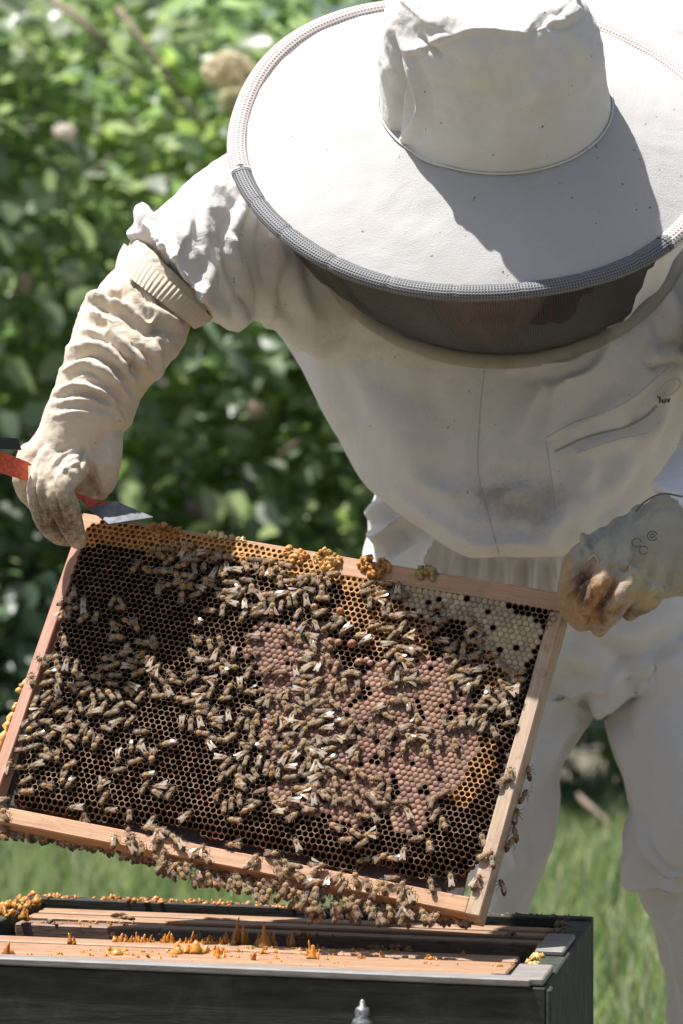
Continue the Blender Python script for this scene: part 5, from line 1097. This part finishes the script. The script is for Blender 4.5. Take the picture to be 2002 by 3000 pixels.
# ---- left glove (grips the frame lug and the hive tool)
ga = loft([(395, 690, 622, 905, 3.265, .048), (345, 777, 562, 952, 3.245, .053), (255, 866, 545, 1000, 3.225, .056), (212, 975, 503, 1060, 3.205, .053), (168, 1102, 420, 1150, 3.19, .048), (134, 1192, 386, 1240, 3.18, .043), (112, 1258, 362, 1270, 3.18, .040), (66, 1322, 354, 1350, 3.18, .036), (50, 1370, 332, 1400, 3.182, .030), (72, 1415, 310, 1432, 3.188, .022), (110, 1462, 300, 1462, 3.198, .014)], 90, 72, 2.2)
fing = [chain([(92, 1335, 3.165, 42), (74, 1395, 3.158, 38), (84, 1445, 3.165, 32), (118, 1490, 3.185, 22)]),
        chain([(150, 1350, 3.152, 44), (118, 1420, 3.140, 38), (128, 1500, 3.148, 38), (165, 1560, 3.165, 32), (200, 1580, 3.18, 22)]),
        chain([(225, 1365, 3.148, 44), (178, 1425, 3.132, 42), (198, 1505, 3.136, 42), (222, 1570, 3.15, 32), (232, 1588, 3.165, 22)]),
        chain([(315, 1285, 3.165, 48), (314, 1360, 3.158, 44), (308, 1415, 3.158, 34), (300, 1446, 3.165, 20)])]
gl = union([ga] + fing, .0017, 3)
sculpt(gl, [
    (((249, 862), (357, 892), (434, 949), (456, 925)), 13, 0.00792, 'w'), (((262, 905), (300, 930), (344, 994), (408, 1058), (446, 1096)), 14, 0.00864, 'w'), (((191, 1022), (293, 1013), (357, 1064), (395, 1128)), 13, 0.00792, 'w'), (((172, 1092), (255, 1064), (332, 1109), (380, 1175)), 11, 0.00648, 'w'),
    (((147, 1155), (223, 1128), (306, 1153), (360, 1200)), 10, 0.00576, 'w'), (((376, 790), (383, 866), (459, 924), (520, 960)), 15, 0.00648, 'w'), (((446, 1000), (459, 1083), (415, 1125)), 13, 0.00648, 'w'), (((330, 830), (300, 860), (262, 880)), 14, 0.00432, 'w'), (((430, 850), (480, 920), (540, 970)), 12, 0.00432, 'w'),
    (((230, 960), (300, 975), (330, 1010)), 9, 0.00360, 'w'), (((135, 1185), (240, 1170), (330, 1195), (365, 1240)), 8, 0.00360, 'w'), (((380, 1000), (395, 1060), (372, 1100)), 10, -.006, 'r'), (((150, 1220), (230, 1205), (300, 1220)), 6, 0.00216, 'w'), (((320, 870), (350, 850), (390, 870)), 10, -.007, 'r'),
    (((118, 1345), (100, 1400), (100, 1460), (140, 1530)), 7, -.0075, 'r'), (((190, 1350), (150, 1400), (160, 1460), (192, 1560)), 6, -.007, 'r'), (((235, 1400), (180, 1370), (150, 1420)), 7, 0.00144, 'w'), (((150, 1300), (120, 1340), (105, 1400)), 8, 0.00216, 'w'), (((230, 1310), (170, 1345), (140, 1400)), 8, 0.00252, 'w'),
    (((240, 1330), (190, 1350), (160, 1385)), 5, 0.00144, 'w'), (((245, 1350), (200, 1365), (172, 1395)), 5, 0.00144, 'w'), (((250, 1300), (235, 1375)), 6, -.004, 'r'), (((240, 1380), (270, 1420), (285, 1450)), 8, -.006, 'r'), (((270, 1330), (300, 1400), (310, 1450)), 8, 0.00180, 'w')])
relax(gl, 1)
V, N = get_vn(gl); x_, y_ = proj(V); ww = np.clip((1260 - y_) / 120, .25, 1)
set_v(gl, V + N * (.0018 * fbm(V * np.array([.8, 1, 1.3]), 30, 71) * ww + .0007 * ridged(V, 90, 73, 2) * ww + .0004 * fbm(V, 200, 72))[:, None])
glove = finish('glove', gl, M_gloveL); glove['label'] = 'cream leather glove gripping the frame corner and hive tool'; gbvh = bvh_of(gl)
# ribbed knit cuff
nA, nB = 22, 264; Vr = []
for s in np.linspace(0, 1, nA):
    L = P(*(np.array([366, 716]) * (1 - s) + np.array([340, 786]) * s), 3.26 - .016 * s); R2 = P(*(np.array([622, 932]) * (1 - s) + np.array([568, 962]) * s), 3.26 - .016 * s); c = (L + R2) / 2; h = (R2 - L) / 2; bul = 1 + .03 * math.sin(s * math.pi)
    for k in range(nB):
        t = 2 * math.pi * k / nB; rb = 1 + .014 * math.cos(66 * t); Vr.append(c + (math.cos(t) * h * bul + math.sin(t) * np.array([0, .058, 0]) * bul) * rb)
i, k = np.meshgrid(np.arange(nA - 1), np.arange(nB), indexing='ij'); k2 = (k + 1) % nB
pl(obj('ribbed_cuff', mesh_raw('ribbed_cuff', np.array(Vr), np.stack([i * nB + k, (i + 1) * nB + k, (i + 1) * nB + k2, i * nB + k2], -1).reshape(-1, 4), True, [M_rib])), glove)
M_gthread = plain('glove_thread', (.5, .42, .3), .9)
surfline('seam', gbvh, [(312, 1225), (285, 1290), (262, 1330), (240, 1370), (236, 1395)], .0008, M_gthread, glove, -.0001, 40, 5, 3.15)
surfline('seam', gbvh, [(160, 1200), (200, 1186), (250, 1180), (330, 1200), (355, 1240)], .0006, M_gthread, glove, -.0001, 40, 5, 3.15)

# ---- right glove
gb = loft([(2120, 1450, 2160, 1740, 3.1500, .052), (2030, 1432, 2060, 1745, 3.1300, .052), (1950, 1446, 1965, 1750, 3.1100, .048), (1850, 1500, 1895, 1790, 3.1000, .044), (1770, 1545, 1815, 1790, 3.0900, .040), (1712, 1585, 1740, 1770, 3.0850, .034), (1672, 1625, 1690, 1720, 3.0850, .026)], 60, 64, 2.3)
fr_ = [chain([(1735, 1612, 3.0750, 44), (1685, 1655, 3.0650, 38), (1668, 1735, 3.0650, 36), (1676, 1800, 3.0750, 32), (1690, 1826, 3.0900, 22)]),
       chain([(1800, 1650, 3.0600, 44), (1752, 1710, 3.0480, 42), (1718, 1780, 3.0520, 40), (1700, 1828, 3.0700, 30)]),
       chain([(1865, 1690, 3.0600, 44), (1820, 1745, 3.0500, 40), (1778, 1800, 3.0560, 36), (1752, 1842, 3.0750, 24)]),
       chain([(1925, 1720, 3.0650, 40), (1890, 1762, 3.0600, 34), (1846, 1798, 3.0750, 26)])]
gr = union([gb] + fr_, .0019, 3)
sculpt(gr, [(((1742, 1640), (1712, 1700), (1690, 1790)), 8, -.009, 'r'), (((1808, 1700), (1780, 1750), (1722, 1835)), 6, -.008, 'r'), (((1850, 1752), (1820, 1785), (1790, 1812)), 5, -.004, 'r'), (((1710, 1545), (1716, 1600), (1740, 1640)), 7, .004, 'w'), (((1980, 1452), (1900, 1460), (1860, 1500), (1840, 1520)), 8, .005, 'w'),
            (((1990, 1470), (1930, 1480), (1890, 1520)), 7, .003, 'w'), (((1840, 1500), (1800, 1530), (1780, 1580)), 8, .004, 'w'), (((1770, 1540), (1720, 1580), (1690, 1620)), 8, .004, 'w'), (((1860, 1560), (1840, 1640), (1850, 1700)), 18, .004, 'w'), (((1960, 1600), (1940, 1680), (1900, 1740)), 14, .004, 'w'),
            (((1700, 1680), (1660, 1700)), 7, .003, 'w'), (((1690, 1720), (1655, 1745)), 6, .003, 'w'), (((1965, 1745), (1930, 1725), (1900, 1740)), 9, .004, 'w'), (((1780, 1640), (1840, 1660), (1890, 1700)), 8, .003, 'w')])
V, N = get_vn(gr); set_v(gr, V + N * (.0014 * fbm(V, 30, 81) + .0008 * ridged(V, 80, 83, 2) + .0004 * fbm(V, 200, 82))[:, None])
gloveR = finish('glove', gr, M_gloveR); gloveR['label'] = 'grey leather glove stained orange, holding the right lug'; rb = bvh_of(gr)
for cxy, r in (((1866, 1590), 14), ((1912, 1570), 15), ((1886, 1612), 13)):
    surfline('stamp_ring', rb, [(cxy[0] + r * math.cos(t), cxy[1] + r * .9 * math.sin(t)) for t in np.linspace(.5, 6.1, 14)], .0006, plain('stamp_ink', (.12, .12, .12), .9), gloveR, -.0002, 40, 5, 3.05)
surfline('stamp_ring', rb, [(1912 + 6 * math.cos(t), 1570 + 5 * math.sin(t)) for t in np.linspace(0, 6.28, 10)], .0006, bpy.data.materials['stamp_ink'], gloveR, -.0002, 24, 5, 3.05)
surfline('seam', rb, [(2000, 1455), (1940, 1447), (1890, 1470), (1862, 1500)], .0009, plain('dark_thread', (.14, .13, .1), .9), gloveR, 0, 40, 5, 3.07)
surfline('seam', rb, [(1725, 1640), (1742, 1628), (1760, 1655), (1790, 1668), (1815, 1680)], .0006, M_gthread, gloveR, 0, 40, 5, 3.05)

# ------------------------------------------------------------------ hive tool
tool = empty('hive_tool', tuple(P(200, 1420, 3.16))); tag(tool, 'red painted steel hive tool gripped in the cream glove above the frame corner', 'hive tool')
to_ = np.array(tool.location)
def tl(o): o.parent = tool; o.data.transform(Matrix.Translation(-Vector(to_))); return o
def ribbon(b, rows, th):
    V = []; n0 = len(b.V)
    for (px, py, Y, hx, hy) in rows:
        c = P(px, py, Y); w = np.array([hx, 0, -hy]) / F * Y; V.append((c, w))
    for (c, w) in V:
        d = V[-1][0] - V[0][0]; nn = np.cross(d, w); nn /= np.linalg.norm(nn); b.V += [c - w - nn * th / 2, c + w - nn * th / 2, c + w + nn * th / 2, c - w + nn * th / 2]
    for i in range(len(V) - 1):
        a = n0 + i * 4; e = a + 4
        for k in range(4): b.F.append([a + k, a + (k + 1) % 4, e + (k + 1) % 4, e + k])
    b.F += [[n0, n0 + 1, n0 + 2, n0 + 3][::-1], [n0 + (len(V) - 1) * 4 + k for k in range(4)]]
    return b
M_red = plain('red_enamel', (.55, .085, .03), rough=.4, bump=.2, s=300, var=.3); M_steel = plain('scraped_steel', (.13, .14, .16), rough=.6, metal=.1, spec=.3, bump=.15, s=160, var=.25)
tl(ribbon(MB(), [(-150, 1330, 3.13, 4, 34), (0, 1352, 3.135, 6, 34), (90, 1385, 3.15, 10, 32), (200, 1438, 3.155, 20, 22), (262, 1462, 3.155, 30, 10), (298, 1480, 3.15, 37, -9)], .003).build('handle', M_red, None))
tl(ribbon(MB(), [(298, 1480, 3.1502, 39, -11), (340, 1502, 3.143, 50, -11), (385, 1527, 3.135, 65, -10)], .0022).build('blade', M_steel, None))
tl(ribbon(MB(), [(-150, 1292, 3.128, 4, 14), (20, 1300, 3.132, 5, 17), (59, 1302, 3.134, 5, 17)], .006).build('hook', plain('black_iron', (.03, .028, .028), .35, .3), None))
tl(MB().tube([P(2, 1330, 3.131), P(5, 1290, 3.13), P(12, 1284, 3.13)], .0009, 6).build('wire_clip', M_steel, None))
